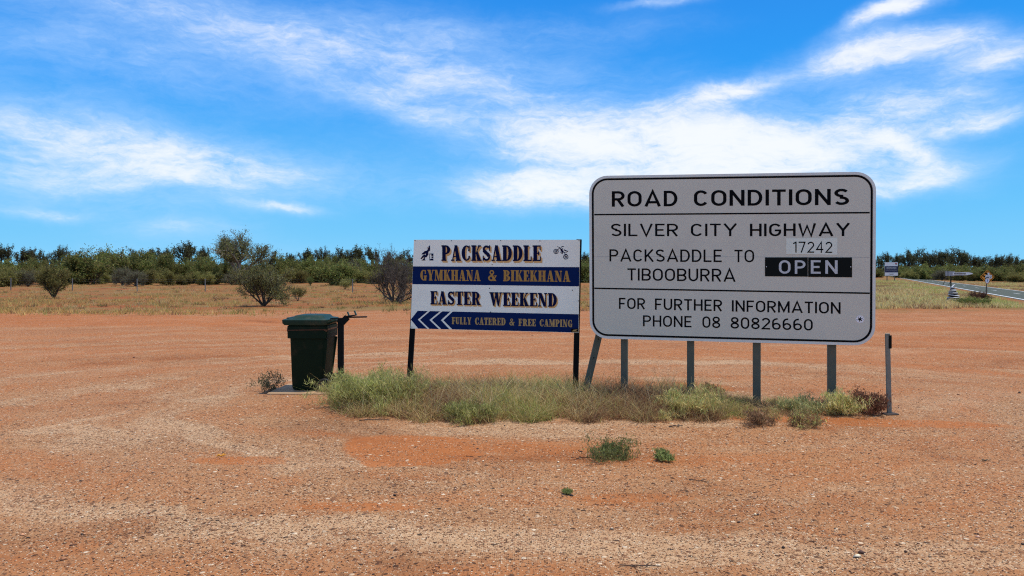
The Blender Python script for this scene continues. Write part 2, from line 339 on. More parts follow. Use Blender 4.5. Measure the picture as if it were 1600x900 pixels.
def st2xy(s_, t_): return ROAD_P[0] + s_ * ROAD_N[0] + t_ * ROAD_D[0], ROAD_P[1] + s_ * ROAD_N[1] + t_ * ROAD_D[1]
def build_ground():
    fine = list(np.arange(-45, -0.01, 0.35))
    s_ = [-4000, -1500, -600, -300, -160, -110, -80, -60] + fine + [0.0, 1.75, 3.5, 5.25, 7.0, 9, 14, 25, 50, 110, 250, 600, 1500, 4000]
    t_ = [-3000, -900, -400, -200, -120, -90, -75] + list(np.arange(-62, 10, 0.35)) + list(np.arange(12, 60, 3.0)) + [70, 85, 110, 150, 220, 350, 600, 1200, 2500, 5000]
    S, Tt = np.meshgrid(s_, t_, indexing='ij'); X, Y = st2xy(S, Tt); Z = gz(X, Y)
    n, m = S.shape; idx = np.arange(n * m).reshape(n, m)
    V = np.stack([X, Y, Z], -1).reshape(-1, 3)
    Fq = np.stack([idx[:-1, :-1], idx[1:, :-1], idx[1:, 1:], idx[:-1, 1:]], -1).reshape(-1, 4)
    me = bpy.data.meshes.new('ground'); me.from_pydata(V.tolist(), [], Fq.tolist()); me.materials.append(ground_mat())
    me.polygons.foreach_set('use_smooth', [True] * len(me.polygons)); me.update()
    o = bpy.data.objects.new('ground', me); COL.objects.link(o); tag(o, kind='structure')
build_ground()

def strip(name, s0, s1, ts, dz, m_):
    mb = MB()
    for (t0, t1) in ts:
        q = []
        for (s_, t_) in ((s0, t0), (s1, t0), (s1, t1), (s0, t1)):
            X, Y = st2xy(s_, t_); q.append((X, Y, -0.06 * min(max(s_, 0), ROAD_W) + dz))
        mb.add(q, [(0, 1, 2, 3)])
    return tag(mb.build(name, m_), kind='structure')
asphalt = mat('grey_asphalt', (.082, .095, .076), .95, var=.18, vscale=.8, dirt=((.12, .10, .07), .4), spec=.1)
strip('road', 0.0, ROAD_W, [(-400, 1200)], 0.006, asphalt)
dn = lambda a, b, l, g: [(t, t + l) for t in np.arange(a, b, l + g)]
strip('road_edge_line', 0.30, 0.52, [(-400, -14), (-13.2, 40), (41, 78), (79, 300)], 0.011, M['whitepaint'])
strip('road_edge_line', ROAD_W - 0.52, ROAD_W - 0.28, [(-400, 1200)], 0.011, M['whitepaint'])
strip('road_centre_line', ROAD_W / 2 - 0.07, ROAD_W / 2 + 0.07, dn(-397, 800, 3, 9), 0.011, M['whitepaint'])

# ------------------------------------------------------------------ lettering
def stroke(path, w, closed=False):
    """quads of a constant-width stroke with mitred joins and butt ends"""
    P = [Vector((a, b)) for a, b in path]; n = len(P); L, Rr = [], []
    for i in range(n):
        a = P[(i - 1) % n] if (closed or i > 0) else None; c = P[(i + 1) % n] if (closed or i < n - 1) else None
        d0 = (P[i] - a).normalized() if a is not None else None; d1 = (c - P[i]).normalized() if c is not None else None
        if d0 is None: d0 = d1
        if d1 is None: d1 = d0
        n0 = Vector((-d0.y, d0.x)); n1 = Vector((-d1.y, d1.x)); mm = (n0 + n1); mm = mm.normalized() if mm.length > 1e-6 else n0
        k = w / 2 / max(0.45, mm.dot(n0)); L.append(P[i] + mm * k); Rr.append(P[i] - mm * k)
    q = []
    for i in range(n if closed else n - 1): j = (i + 1) % n; q.append([L[i], L[j], Rr[j], Rr[i]])
    return q
def arc(cx, cy, rx, ry, a0, a1, n=9): return [(cx + rx * math.cos(R(a0 + (a1 - a0) * i / n)), cy + ry * math.sin(R(a0 + (a1 - a0) * i / n))) for i in range(n + 1)]
def road_glyph(ch, s):
    s *= .90
    h = s / 2; w = {'I': s, '1': .34, 'M': .84, 'W': .98, 'A': .80, 'O': .70, 'C': .66, 'G': .68, 'Y': .76, 'V': .76, 'T': .60, 'E': .55, 'F': .54, 'L': .54, '4': .66, 'N': .68, 'D': .66, 'U': .66, 'H': .66}.get(ch, .64)
    l, r, b, t = h, w - h, h, 1 - h; c = w / 2; S_ = []
    def op(p): S_.extend(stroke(p, s))
    def cl(p): S_.extend(stroke(p, s, True))
    if ch == 'A': op([(h * .9, 0), (c, 1 - h * .4), (w - h * .9, 0)]); op([(w * .2, .27), (w * .8, .27)])
    elif ch in 'BPRD8':
        if ch == 'D': cl([(l, b)] + arc(r - .3, .5, .3, .5 - h, -90, 90, 12) + [(l, t)])
        if ch in 'BPR': cl([(l, .47)] + arc(r - .24, (.47 + t) / 2, .24, (t - .47) / 2, -90, 90) + [(l, t)])
        if ch == 'B': cl([(l, b)] + arc(r - .23, (.47 + b) / 2, .24, (.47 - b) / 2, -90, 90) + [(l, .47)])
        if ch in 'PR': op([(l, 0), (l, .5)])
        if ch == 'R': op([(c - .02, .47), (r + .0, 0)])
        if ch == '8': cl(arc(c, .74, c - h - .03, .26 - h, 0, 360, 16)[:-1]); cl(arc(c, .265, c - h, .265 - h, 0, 360, 16)[:-1])
    elif ch in 'CG':
        p = arc(c, 1 - .36, c - h, .36 - h, 28, 180) + arc(c, .36, c - h, .36 - h, 180, 332)
        if ch == 'C': op(p)
        else: op(arc(c, 1 - .36, c - h, .36 - h, 28, 180) + arc(c, .36, c - h, .36 - h, 180, 360) + [(r, .46)]); op([(r + h, .46), (c - .02, .46)])
    elif ch in 'O0': cl(arc(c, 1 - .36, c - h, .36 - h, 0, 180, 10) + arc(c, .36, c - h, .36 - h, 180, 360, 10))
    elif ch == 'E': op([(w, t), (l, t), (l, b), (w, b)]); op([(l, .5), (w * .88, .5)])
    elif ch == 'F': op([(w, t), (l, t), (l, 0)]); op([(l, .48), (w * .86, .48)])
    elif ch == 'H': op([(l, 0), (l, 1)]); op([(r, 0), (r, 1)]); op([(l, .5), (r, .5)])
    elif ch == 'I': op([(l, 0), (l, 1)])
    elif ch == 'K': op([(l, 0), (l, 1)]); op([(r, 1), (l + .02, .38)]); op([(c - .08, .52), (r + .02, 0)])
    elif ch == 'L': op([(l, 1), (l, b), (w, b)])
    elif ch == 'M': op([(l, 0), (l, 1)]); op([(r, 0), (r, 1)]); op([(l, .96), (c, .12), (r, .96)])
    elif ch == 'N': op([(l, 0), (l, 1)]); op([(r, 0), (r, 1)]); op([(l, .95), (r, .05)])
    elif ch == 'S': op(arc(c, .74, c - h - .01, .26 - h, 25, 270, 12) + arc(c, .265, c - h, .265 - h, 90, -155, 12))
    elif ch == 'T': op([(c, 0), (c, 1 - h)]); op([(0, t), (w, t)])
    elif ch == 'U': op([(l, 1), (l, .36)] + arc(c, .36, c - h, .36 - h, 180, 360, 10)[1:] + [(r, 1)])
    elif ch == 'V': op([(h * .9, 1), (c, h * .4), (w - h * .9, 1)])
    elif ch == 'W': op([(h * .9, 1), (w * .27, h * .4), (c, .80), (w * .73, h * .4), (w - h * .9, 1)])
    elif ch == 'Y': op([(h * .9, 1), (c, .45), (w - h * .9, 1)]); op([(c, 0), (c, .5)])
    elif ch == '1': op([(r, 0), (r, 1)]); op([(r, 1 - h), (0.02, .82)])
    elif ch == '2': op(arc(c, .70, c - h, .30 - h, 165, -20, 10) + [(l, b), (w, b)])
    elif ch == '4': op([(w * .72, 0), (w * .72, 1 - h * .6), (h * .6, .30), (w, .30)])
    elif ch == '6': cl(arc(c, .30, c - h, .30 - h, 0, 360, 16)[:-1]); op([(l, .30), (l, .42)] + arc(c + .04, .62, c - h + .04, .38 - h, 175, 80, 8))
    elif ch == '7': op([(0, t), (r + .01, t), (w * .38, 0)])
    return S_, w
def half(cx, y0, y1, ro, ri, thin, side=1, n=9):
    """thick crescent: right or left half of a bowl"""
    o = [(cx + side * p[0], p[1]) for p in arc(0, (y0 + y1) / 2, ro, (y1 - y0) / 2, -90, 90, n)]
    i = [(cx + side * p[0], p[1]) for p in arc(0, (y0 + y1) / 2, ri, (y1 - y0) / 2 - thin, -90, 90, n)]
    return [[o[k], o[k + 1], i[k + 1], i[k]] for k in range(n)]
def slab_glyph(ch):
    """heavy condensed slab-serif capitals"""
    q = []; Ts, th, sf = .23, .085, .055
    def rc(x0, y0, x1, y1): q.append([(x0, y0), (x1, y0), (x1, y1), (x0, y1)])
    def stem(x0, w_=Ts, y0=0, y1=1): rc(x0, y0, x0 + w_, y1)
    def ser(x0, x1, y): rc(x0, y, x1, y + th)
    def tick(x, y0, y1): rc(x, y0, x + .07, y1)
    w = .56
    if ch in 'EFL':
        stem(sf); ser(0, .5, 0) if ch in 'EL' else ser(0, .36, 0)
        if ch in 'EF': ser(0, .5, 1 - th); rc(sf + Ts, .46, .40, .54); tick(.35, .38, .62); tick(.44, .70, 1)
        else: ser(0, .34, 1 - th)
        if ch in 'EL': tick(.45, 0, .30)
        w = .54
    elif ch == 'I': stem(sf); ser(0, .34, 0); ser(0, .34, 1 - th); w = .36
    elif ch == 'H': stem(sf); stem(.40); ser(0, .32, 0); ser(0, .32, 1 - th); ser(.36, .68, 0); ser(.36, .68, 1 - th); rc(.2, .46, .45, .54); w = .70
    elif ch == 'N':
        ser(0, .26, 1 - th); q.append([(.02, 1), (.26, 1), (.60, 0), (.40, 0)]); rc(.09, 0, .15, .9); ser(0, .24, 0); rc(.51, .0, .57, 1); ser(.44, .64, 1 - th); w = .66
    elif ch == 'M':
        ser(0, .28, 1 - th); q.append([(.05, 1), (.27, 1), (.46, .12), (.36, 0)]); q.append([(.34, 0), (.44, 0), (.66, 1), (.56, 1)]); rc(.08, 0, .14, .9); ser(0, .23, 0); rc(.54, 0, .77, 1); ser(.50, .82, 0); ser(.55, .82, 1 - th); w = .84
    elif ch == 'A':
        q.append([(.06, 0), (.13, 0), (.33, 1), (.24, 1)]); q.append([(.22, 1), (.40, 1), (.60, 0), (.35, 0)]); rc(.13, .24, .42, .31); ser(0, .21, 0); ser(.30, .65, 0); w = .65
    elif ch in 'WV':
        q.append([(.03, 1), (.27, 1), (.38, 0), (.26, 0)]); q.append([(.26, 0), (.36, 0), (.50, .85), (.43, .95)]); q.append([(.38, 1), (.60, 1), (.70, 0), (.58, 0)]); q.append([(.60, 0), (.68, 0), (.84, 1), (.77, 1)]); ser(0, .32, 1 - th); ser(.36, .64, 1 - th); ser(.70, .92, 1 - th); w = .92
    elif ch == 'Y': q.append([(.03, 1), (.26, 1), (.42, .42), (.20, .42)]); q.append([(.34, .42), (.41, .42), (.56, 1), (.49, 1)]); rc(.19, 0, .42, .44); ser(0, .31, 1 - th); ser(.42, .62, 1 - th); ser(.13, .48, 0); w = .62
    elif ch == 'K': stem(sf); ser(0, .33, 0); ser(0, .33, 1 - th); q.append([(.26, .42), (.33, .50), (.57, 1), (.48, 1)]); q.append([(.29, .52), (.40, .64), (.64, 0), (.40, 0)]); ser(.38, .66, 0); ser(.42, .62, 1 - th); w = .67
    elif ch == 'T': stem(.17); ser(.09, .48, 0); ser(0, .57, 1 - th); tick(0, .68, 1); tick(.50, .68, 1); w = .57
    elif ch in 'PRBD':
        stem(sf); ser(0, .33 if ch in 'PR' else .3, 0); ser(0, .32, 1 - th)
        if ch == 'D': q += half(.28, 0, 1, .34, .12, th); w = .64
        if ch in 'PR': q += half(.28, .42, 1, .30, .09, th); w = .60
        if ch == 'B': q += half(.28, .48, 1, .28, .09, th) + half(.28, 0, .55, .33, .11, th); w = .63
        if ch == 'R': q.append([(.30, .47), (.46, .47), (.62, .04), (.58, 0), (.42, 0)]); ser(.44, .66, 0); w = .66
    elif ch in 'CGO':
        q += half(.32, 0, 1, .32, .09, th, -1)
        if ch == 'O': q += half(.32, 0, 1, .32, .09, th)
        else:
            q += [[(.32, 1), (.32, 1 - th), (.50, .80), (.50, .93)], [(.43, .62), (.53, .62), (.53, 1), (.46, .94)]]
            if ch == 'C': q += [[(.32, 0), (.32, th), (.50, .24), (.55, .20), (.45, .04)], [(.44, .20), (.54, .20), (.54, .34), (.44, .30)]]
            else: q += [[(.32, 0), (.32, th), (.40, .12), (.56, 0)]]; rc(.38, 0, .58, .44); ser(.33, .63, .38)
        w = .60 if ch == 'C' else .65
    elif ch == 'S':
        q += stroke(arc(.27, .74, .17, .19, 30, 250, 9), .13) + stroke([(.11, .68), (.20, .56), (.36, .43), (.43, .30)], .21) + stroke(arc(.27, .25, .18, .19, 60, -160, 9), .12); tick(.44, .64, 1); tick(.03, 0, .34); w = .56
    elif ch == 'U': rc(.05, .28, .28, 1); rc(.47, .28, .54, 1); ser(0, .33, 1 - th); ser(.40, .61, 1 - th); q += [[(.05, .28), (.28, .28), (.34, .09), (.30, 0), (.14, .06)], [(.30, 0), (.34, .09), (.47, .28), (.54, .28), (.46, .06)]]; w = .62
    elif ch == '&':
        q += stroke(arc(.28, .78, .13, .17, 0, 360, 12)[:-1], .10, True) + stroke(arc(.24, .26, .18, .20, 80, 330, 10), .14) + [[(.16, .64), (.30, .70), (.62, .0), (.40, 0)]] + stroke([(.40, .14), (.54, .34), (.56, .48)], .08); rc(.46, .44, .66, .51); w = .68
    return q, w
def text_polys(text, font, s=.15, track=.14, space=.55):
    polys = []; x = 0
    for ch in text:
        if ch == ' ': x += space; continue
        q, w = road_glyph(ch, s) if font == 'road' else slab_glyph(ch)
        polys += [[(p[0] + x, p[1]) for p in f] for f in q]; x += w + track
    return polys, x - track
def union(polys):
    """merge overlapping polygons into one non-overlapping triangulation"""
    vs = []; fs = []
    for p in polys:
        b = len(vs); pts = [Vector((a[0], a[1])) for a in p]
        if sum(pts[i].x * pts[(i + 1) % len(pts)].y - pts[(i + 1) % len(pts)].x * pts[i].y for i in range(len(pts))) < 0: pts.reverse()
        vs += pts; fs.append(list(range(b, b + len(pts))))
    V, E, Fc, ov, oe, of = delaunay_2d_cdt(vs, [], fs, 1, 1e-5)
    return V, [f for f, o in zip(Fc, of) if len(o)]

class Board:
    """a flat sign face: origin, unit right and up axes, outward normal"""
    def __init__(s, o, right, up):
        s.o = Vector(o); s.r = Vector(right).normalized(); s.u = Vector(up).normalized(); s.n = s.r.cross(s.u)   # faces the viewer's side
    def uv(s, px, py):
        d = ray(px, py); c = Vector((0, 0, CAMH)); k = (s.o - c).dot(s.n) / d.dot(s.n); p = c + d * k - s.o
        return p.dot(s.r), p.dot(s.u)
    def p(s, u, v, h=0.0): return s.o + s.r * u + s.u * v + s.n * h
    def flat(s, mb, polys, h, mi=None):
        V, Fc = union(polys); mb.add([s.p(a.x, a.y, h) for a in V], [tuple(f) for f in Fc], mi)
    def word(s, text, x0, x1, ya0, yb0, ya1=None, yb1=None, font='road', st=.15, track=.14):
        """polygons for a word whose box on the photo is given (top/bottom rows at its left and right ends)"""
        ya1 = ya0 if ya1 is None else ya1; yb1 = yb0 if yb1 is None else yb1
        P, W = text_polys(text, font, st, track)
        c = [s.uv(x0, yb0), s.uv(x1, yb1), s.uv(x1, ya1), s.uv(x0, ya0)]
        def bl(a, b): return tuple((c[0][i] * (1 - a) + c[1][i] * a) * (1 - b) + (c[3][i] * (1 - a) + c[2][i] * a) * b for i in (0, 1))
        return [[bl(p[0] / W, p[1]) for p in f] for f in P]
    def prism(s, mb, outline, h0, h1, mi=None):
        n = len(outline); vs = [s.p(a, b, h0) for a, b in outline] + [s.p(a, b, h1) for a, b in outline]
        mb.add(vs, [tuple(range(n - 1, -1, -1)), tuple(range(n, 2 * n))] + [(i, (i + 1) % n, n + (i + 1) % n, n + i) for i in range(n)], mi)

def rrect(cor, r, n=8):
    """rounded quadrilateral from corners bl, br, tr, tl"""
    out = []
    for i in range(4):
        p = Vector(cor[i]); a = (Vector(cor[i - 1]) - p).normalized(); b = (Vector(cor[(i + 1) % 4]) - p).normalized()
        c = p + (a + b) * r
        a0 = math.atan2(-b.y, -b.x); a1 = math.atan2(-a.y, -a.x); d = (a1 - a0 + math.pi) % (2 * math.pi) - math.pi
        out += [(c.x + r * math.cos(a0 + d * k / n), c.y + r * math.sin(a0 + d * k / n)) for k in range(n + 1)]
    return out

# ------------------------------------------------------------------ the big road conditions sign
def road_sign():
    pl = Vector((1.026, 9.75, 0)); pr = Vector((4.396, 8.90, 0)); rt = (pr - pl).normalized()
    B = Board(pl, rt, (0, 0, 1))
    root = thing('road_condition_sign', Vector((2.7, 9.35, G(2.7, 9.35))), 'large grey road conditions sign with black lettering on four steel posts', 'road sign')
    cor = [B.uv(921.5, 528.5), B.uv(1367.5, 540.5), B.uv(1369, 268), B.uv(920.5, 275)]
    R0 = .235; outl = rrect(cor, R0)
    mb = MB(); B.prism(mb, outl, -.004, 0)
    panel = mb.build('sign_panel', M['sign'], root)
    def inset(d, r): 
        c = [Vector(k) for k in cor]; ce = sum(c, Vector((0, 0))) / 4
        q = [(k.x + (d if k.x < ce.x else -d), k.y + (d if k.y < ce.y else -d)) for k in c]; return rrect(q, r)
    # black border line
    mb = MB(); o1, o2 = inset(.036, R0 - .036), inset(.060, R0 - .058); n = len(o1)
    mb.add([B.p(a, b, .0015) for a, b in o1] + [B.p(a, b, .0015) for a, b in o2], [(i, (i + 1) % n, n + (i + 1) % n, n + i) for i in range(n)])
    for (xl, yl, xr, yr) in ((927, 335.4, 1363, 332.2), (927, 450.4, 1363, 458.2)):
        a = Vector(B.uv(xl, yl)); b = Vector(B.uv(xr, yr)); k = .0095
        a.x = cor[0][0] + .0605; b.x = cor[1][0] - .0605
        mb.add([B.p(a.x, a.y - k, .0015), B.p(b.x, b.y - k, .0015), B.p(b.x, b.y + k, .0015), B.p(a.x, a.y + k, .0015)], [(0, 1, 2, 3)])
    mb.build('border_line', M['black'], panel)
    # pale outer rim turned back round the edge
    mb = MB(); o0 = outl; o1 = inset(.030, R0 - .030)
    mb.add([B.p(a, b, .0012) for a, b in o0] + [B.p(a, b, .0012) for a, b in o1], [(i, (i + 1) % n, n + (i + 1) % n, n + i) for i in range(n)])
    mb.build('rim', M['rim'], panel)
    rows = [('ROAD CONDITIONS', [('ROAD', 956, 1058.5, 298.8, 323, 298, 322.3, .17), ('CONDITIONS', 1084.3, 1326.7, 297.5, 322, 294.8, 320.2, .17)]),
            ('SILVER CITY HIGHWAY', [('SILVER', 954.5, 1059.5, 349.6, 369, 349.6, 369, .14), ('CITY', 1079.5, 1151.8, 349.6, 369, 349.3, 369, .14), ('HIGHWAY', 1171.8, 1328.3, 349.5, 369.2, 348.6, 368.8, .155)]),
            ('PACKSADDLE TO', [('PACKSADDLE', 952.3, 1127.7, 389.5, 408.5, 390, 409.5, .14), ('TO', 1147.5, 1178.3, 390.3, 409.7, 390.3, 409.9, .14)]),
            ('TIBOOBURRA', [('TIBOOBURRA', 980.3, 1149.3, 419.3, 438.2, 420, 440.3, .14)]),
            ('FOR FURTHER INFORMATION', [('FOR', 967.2, 1008, 465.3, 482.5, 466, 483.3, .15), ('FURTHER', 1023.4, 1128.3, 466.3, 484, 468.4, 486.2, .15), ('INFORMATION', 1143.6, 1313.4, 469, 486.7, 472.2, 490.4, .15)]),
            ('PHONE 08 80826660', [('PHONE', 1004.7, 1080.5, 492.6, 509.8, 494, 511.5, .145), ('08', 1097.5, 1125.4, 494.2, 512, 494.8, 512.8, .145), ('80826660', 1141.5, 1269.9, 495.2, 513.3, 498.6, 516.6, .145)])]
    for name, ws in rows:
        for (w, x0, x1, a, b, c, d, st) in ws:
            mb = MB(); B.flat(mb, B.word(w, x0, x1, a, b, c, d, 'road', st), .0015); tag(mb.build('lettering', M['black'], panel), 'black lettering reading ' + w)
    # number plate
    q = [B.uv(1228.2, 397), B.uv(1308.2, 398.2), B.uv(1308.6, 372), B.uv(1228.4, 372.4)]
    mb = MB(); B.prism(mb, q, .001, .003); pt = mb.build('number_plate', M['plate'], root)
    mb = MB(); B.flat(mb, B.word('17242', 1239, 1300.3, 377.5, 394.6, 377.8, 395.2, 'road', .125, .2), .0045); mb.build('lettering', M['black'], pt)
    for (x0, x1, ya, yb, words) in ((1195.3, 1262.0, 402.1, 431.6, [('OP', 1217.0, 1258.5)]), (1262.8, 1331.2, 402.2, 432.6, [('EN', 1266.8, 1308.6)])):
        q = [B.uv(x0, yb), B.uv(x1, yb + .6), B.uv(x1, ya), B.uv(x0, ya)]
        mb = MB(); B.prism(mb, q, .001, .0045); pt = mb.build('status_plate', M['blackplate'], root)
        mb = MB()
        for (w, a, b) in words: B.flat(mb, B.word(w, a, b, 406.6, 427.6, 406.8, 427.9, 'road', .165, .26), .006)
        mb.build('lettering', M['whitelet'], pt)
        mb = MB()
        for bx in ((x0 + 2, ) if x0 < 1230 else (x1 - 2, )):
            u, v = B.uv(bx, 417); mb.lathe([(.006, .004), (.006, .008), (.003, .010)], B.p(u, v), B.n, 8)
        mb.build('bolt', M['bolt'], pt)
    # small round sticker
    u0, v0 = B.uv(1343.7, 498.8); mb = MB()
    B.flat(mb, [[(u0 + .048 * math.cos(k * math.pi / 10), v0 + .048 * math.sin(k * math.pi / 10)) for k in range(20)]], .0015, 0)
    spl = []
    for k in range(6):
        a = k * 1.05 + .3; spl.append([(u0 + r_ * math.cos(a + d_), v0 + r_ * math.sin(a + d_)) for r_, d_ in ((.006, -1), (.027, -.22), (.031, .15), (.007, 1))])
    B.flat(mb, spl + [[(u0 + .015 * math.cos(k), v0 + .013 * math.sin(k)) for k in range(6)]], .003, 1)
    for k in range(12):
        a = k * math.pi / 6; mb.add([B.p(u0 + r_ * math.cos(a + d_), v0 + r_ * math.sin(a + d_), .003) for r_, d_ in ((.038, -.1), (.043, -.1), (.043, .1), (.038, .1))], [(0, 1, 2, 3)], 1)
    mb.build('round_sticker', [M['sticker'], M['black']], panel)
    # rivets and panel seams
    mb = MB()
    for (ya, yb, n_) in ((285, 281.5, 17), (344.5, 342, 15), (454.5, 463.5, 15), (515, 527, 14)):
        for k in range(n_):
            f = (k + .5) / n_; u, v = B.uv(935 + f * 420, ya + (yb - ya) * f)
            mb = MB(); mb.lathe([(.0055, .0), (.0055, .002), (.003, .0035)], B.p(u, v), B.n, 6); mb.build('rivet', M['bolt'], panel)
    mb = MB(); a = B.uv(928, 400.5); b = B.uv(1362, 402.2)
    a = (cor[0][0] + .062, a[1]); b = (cor[1][0] - .062, b[1])
    for (p, q) in ((a, (B.uv(1194.5, 0)[0], a[1] + (b[1] - a[1]) * .6)), ((B.uv(1332, 0)[0], a[1] + (b[1] - a[1]) * .93), b)):
        mb.add([B.p(p[0], p[1] - .0016, .001), B.p(q[0], q[1] - .0016, .001), B.p(q[0], q[1] + .0016, .001), B.p(p[0], p[1] + .0016, .001)], [(0, 1, 2, 3)])
    mb.build('seam', M['grey'], panel)
    # rails behind and the four posts
    mb = MB()
    for v in (1.0, 1.85, 2.72):
        mb.bar(B.p(.12, v, -.024), B.p(cor[1][0] - .12, v, -.024), .045, .036, .004, up=B.n)
    mb.build('back_rails', M['alu'], root)
    for px, wd in ((974.6, .088), (1079, .092), (1183.3, .092), (1301.6, .095)):
        u, v = B.uv(px, 540); p = B.p(u, 0, -.10)
        mb = MB(); mb.bar((p.x, p.y, G(p.x, p.y) - .12), (p.x, p.y, 2.66), wd, .10, .008, up=B.n); mb.build('post', M['post'], root)
    return B
BIG = road_sign()

def leaning_post():
    t = gp(935, 640); D = 9.93; a = at(913.5, D); b = Vector(((941.5 - CX) / F * (D - .03), D - .03, hz(500, D - .03)))
    root = thing('leaning_steel_post', a, 'loose steel post leaning in the gap between the two big signs', 'post')
    dr = (a - b).normalized()
    mb = MB(); mb.bar(a + dr * .1, b, .088, .06, .006); mb.build('post', M['post'], root)
    for k in (.25, .5, .75):
        p = a.lerp(b, k); mb = MB(); mb.lathe([(.008, 0), (.008, .004)], p + Vector((0, -.0305, 0)), (0, -1, 0), 8); mb.build('bolt_hole', M['black'], root)
leaning_post()

# ------------------------------------------------------------------ the event sign
def event_sign():
    DL, DR = 10.42, 9.99
    pl = Vector(((643.9 - CX) / F * DL, DL, 0)); pr = Vector(((906.5 - CX) / F * DR, DR, 0)); B = Board(pl, pr - pl, (0, 0, 1))
    root = thing('event_sign', Vector((-.25, 10.2, G(-.25, 10.2))), 'white and navy event sign with gold lettering on two black posts', 'sign')
    Z = lambda x, y: (620 + x / 5.0, 360 + y / 5.0); U = lambda x, y: B.uv(*Z(x, y))
    mb = MB(); B.prism(mb, [U(107, 766), U(1419, 800), U(1431, 73), U(134, 73)], -.012, 0); panel = mb.build('sign_panel', M['board'], root)
    edgeL = lambda y: 134 - (y - 73) / (766 - 73) * 27; edgeR = lambda y: 1431 - (y - 73) / (800 - 73) * 12
    def quad(mb, pts, h): mb.add([B.p(*U(*p), h) for p in pts], [tuple(range(len(pts)))[::-1]])
    mb = MB(); quad(mb, [(edgeL(281) + 1, 281), (edgeR(287) - 1, 287), (edgeR(437) - 1, 437), (edgeL(420) + 1, 420)], .0015)
    mb.build('navy_band', M['navy'], panel)
    mb = MB(); yt = lambda x: 628 + (x - 150) * .0213; yb = lambda x: 765 + (x - 107) * .0262; ym = lambda x: (yt(x) + yb(x)) / 2
    def chev(t0, t1, p0, p1, b0, b1):
        return [[(t0, yt(t0)), (t1, yt(t1)), (p1, ym(p1)), (p0, ym(p0))], [(p0, ym(p0)), (p1, ym(p1)), (b1, yb(b1)), (b0, yb(b0))]]
    for c in (chev(163, 243, 110, 164, 168, 238), chev(260, 338, 182, 255, 256, 330), chev(355, 418, 274, 345, 348, 412)):
        for q in c: quad(mb, q, .0015)
    quad(mb, [(437, yt(437)), (edgeR(655) - 1, yt(1425)), (edgeR(797) - 1, yb(1420) - 2), (434, yb(434) - 1), (364, ym(364))], .0015)
    mb.build('arrow_band', M['navy'], panel)
    def line(name, ws, face, sh=None, shift=(0, 0), out=None, hgt=.003):
        if len(ws) > 1:
            for w in ws: line(w[0], [w], face, sh, shift)
            return
        mb = MB(); P = []; mats = [M[face]]
        for (w, x0, x1, a, b, c, d) in ws: P += B.word(w, *(620 + x0 / 5, 620 + x1 / 5, 360 + a / 5, 360 + b / 5, 360 + c / 5, 360 + d / 5), font='slab', track=.035)
        if sh:
            mats.append(M[sh])
            P2 = [[(p[0] + shift[0] * k, p[1] + shift[1] * k) for p in f] for f in P for k in (.5, 1.0)]
            B.flat(mb, P2, hgt, 1); hgt += .0015
        B.flat(mb, P, hgt, 0); tag(mb.build('lettering', mats, panel), 'lettering reading ' + name)
    line('PACKSADDLE', [('PACKSADDLE', 349, 1128, 116, 238, 117, 240)], 'navylet', 'amber', (.020, -.024))
    line('EASTER WEEKEND', [('EASTER', 263, 655, 474, 578, 479, 585), ('WEEKEND', 724, 1253, 482, 588, 490, 597)], 'navylet', 'amber', (.016, -.018))
    line('GYMKHANA & BIKEKHANA', [('GYMKHANA', 184, 655, 307, 391, 310, 396), ('&', 714, 784, 309, 395, 310, 396), ('BIKEKHANA', 831, 1356, 310, 397, 316, 402)], 'gold', None)
    line('FULLY CATERED & FREE CAMPING', [('FULLY', 430, 583, 677, 732, 680, 736), ('CATERED', 611, 851, 680, 737, 684, 742), ('&', 880, 922, 688, 742, 689, 743), ('FREE', 951, 1088, 690, 746, 693, 749), ('CAMPING', 1116, 1373, 693, 750, 698, 756)], 'tan', None)
    # horse and rider by a barrel
    H = lambda x, y: B.uv(645 + x / 22.5, 375 + y / 22.5)
    sil = [[(600, 185), (612, 300), (600, 385), (550, 410), (530, 330), (560, 225)], [(530, 330), (550, 410), (545, 520), (490, 600), (415, 620), (440, 540), (470, 470), (480, 380)], [(480, 380), (470, 470), (400, 500), (310, 512), (330, 470), (420, 390)],
           [(400, 490), (440, 540), (400, 640), (350, 560)], [(350, 540), (390, 590), (310, 672), (270, 662)], [(395, 610), (430, 620), (425, 670), (452, 718), (300, 718), (370, 670)], [(490, 275), (535, 250), (520, 285), (500, 297)],
           [(585, 475), (725, 475), (725, 500), (585, 500)], [(585, 500), (605, 500), (600, 718), (585, 718)], [(655, 500), (725, 500), (725, 560), (655, 560)], [(660, 580), (725, 580), (725, 635), (660, 635)], [(650, 655), (725, 655), (725, 718), (605, 718), (605, 680)]]
    mb = MB(); B.flat(mb, [[H(*p) for p in f] for f in sil], .003, 0)
    tag(mb.build('emblem', M['navylet'], panel), 'small dark horse and rider emblem beside a barrel')
    K = lambda x, y: B.uv(855 + x / 24.3, 375 + y / 24.3)
    P = []
    for (cx, cy) in ((335, 435), (705, 640)):
        P += stroke(arc(cx, cy, 84, 84, 0, 360, 20)[:-1], 26, True) + stroke(arc(cx, cy, 36, 36, 0, 360, 12)[:-1], 22, True)
    for path, w in (([(335, 435), (430, 340), (480, 290), (380, 250)], 20), ([(470, 275), (520, 360), (600, 330)], 34), ([(530, 280), (570, 245), (630, 250)], 26), ([(540, 330), (550, 400), (600, 460)], 70), ([(500, 450), (570, 520), (610, 450)], 26),
                    ([(630, 370), (700, 405), (790, 432)], 36), ([(600, 440), (670, 500), (670, 580), (705, 640)], 22), ([(640, 470), (760, 470)], 12), ([(660, 545), (750, 545)], 26)): P += stroke(path, w)
    mb = MB(); B.flat(mb, [[K(*p) for p in f] for f in P], .003, 0); tag(mb.build('emblem', M['navylet'], panel), 'small dark dirt bike emblem with two wheels')
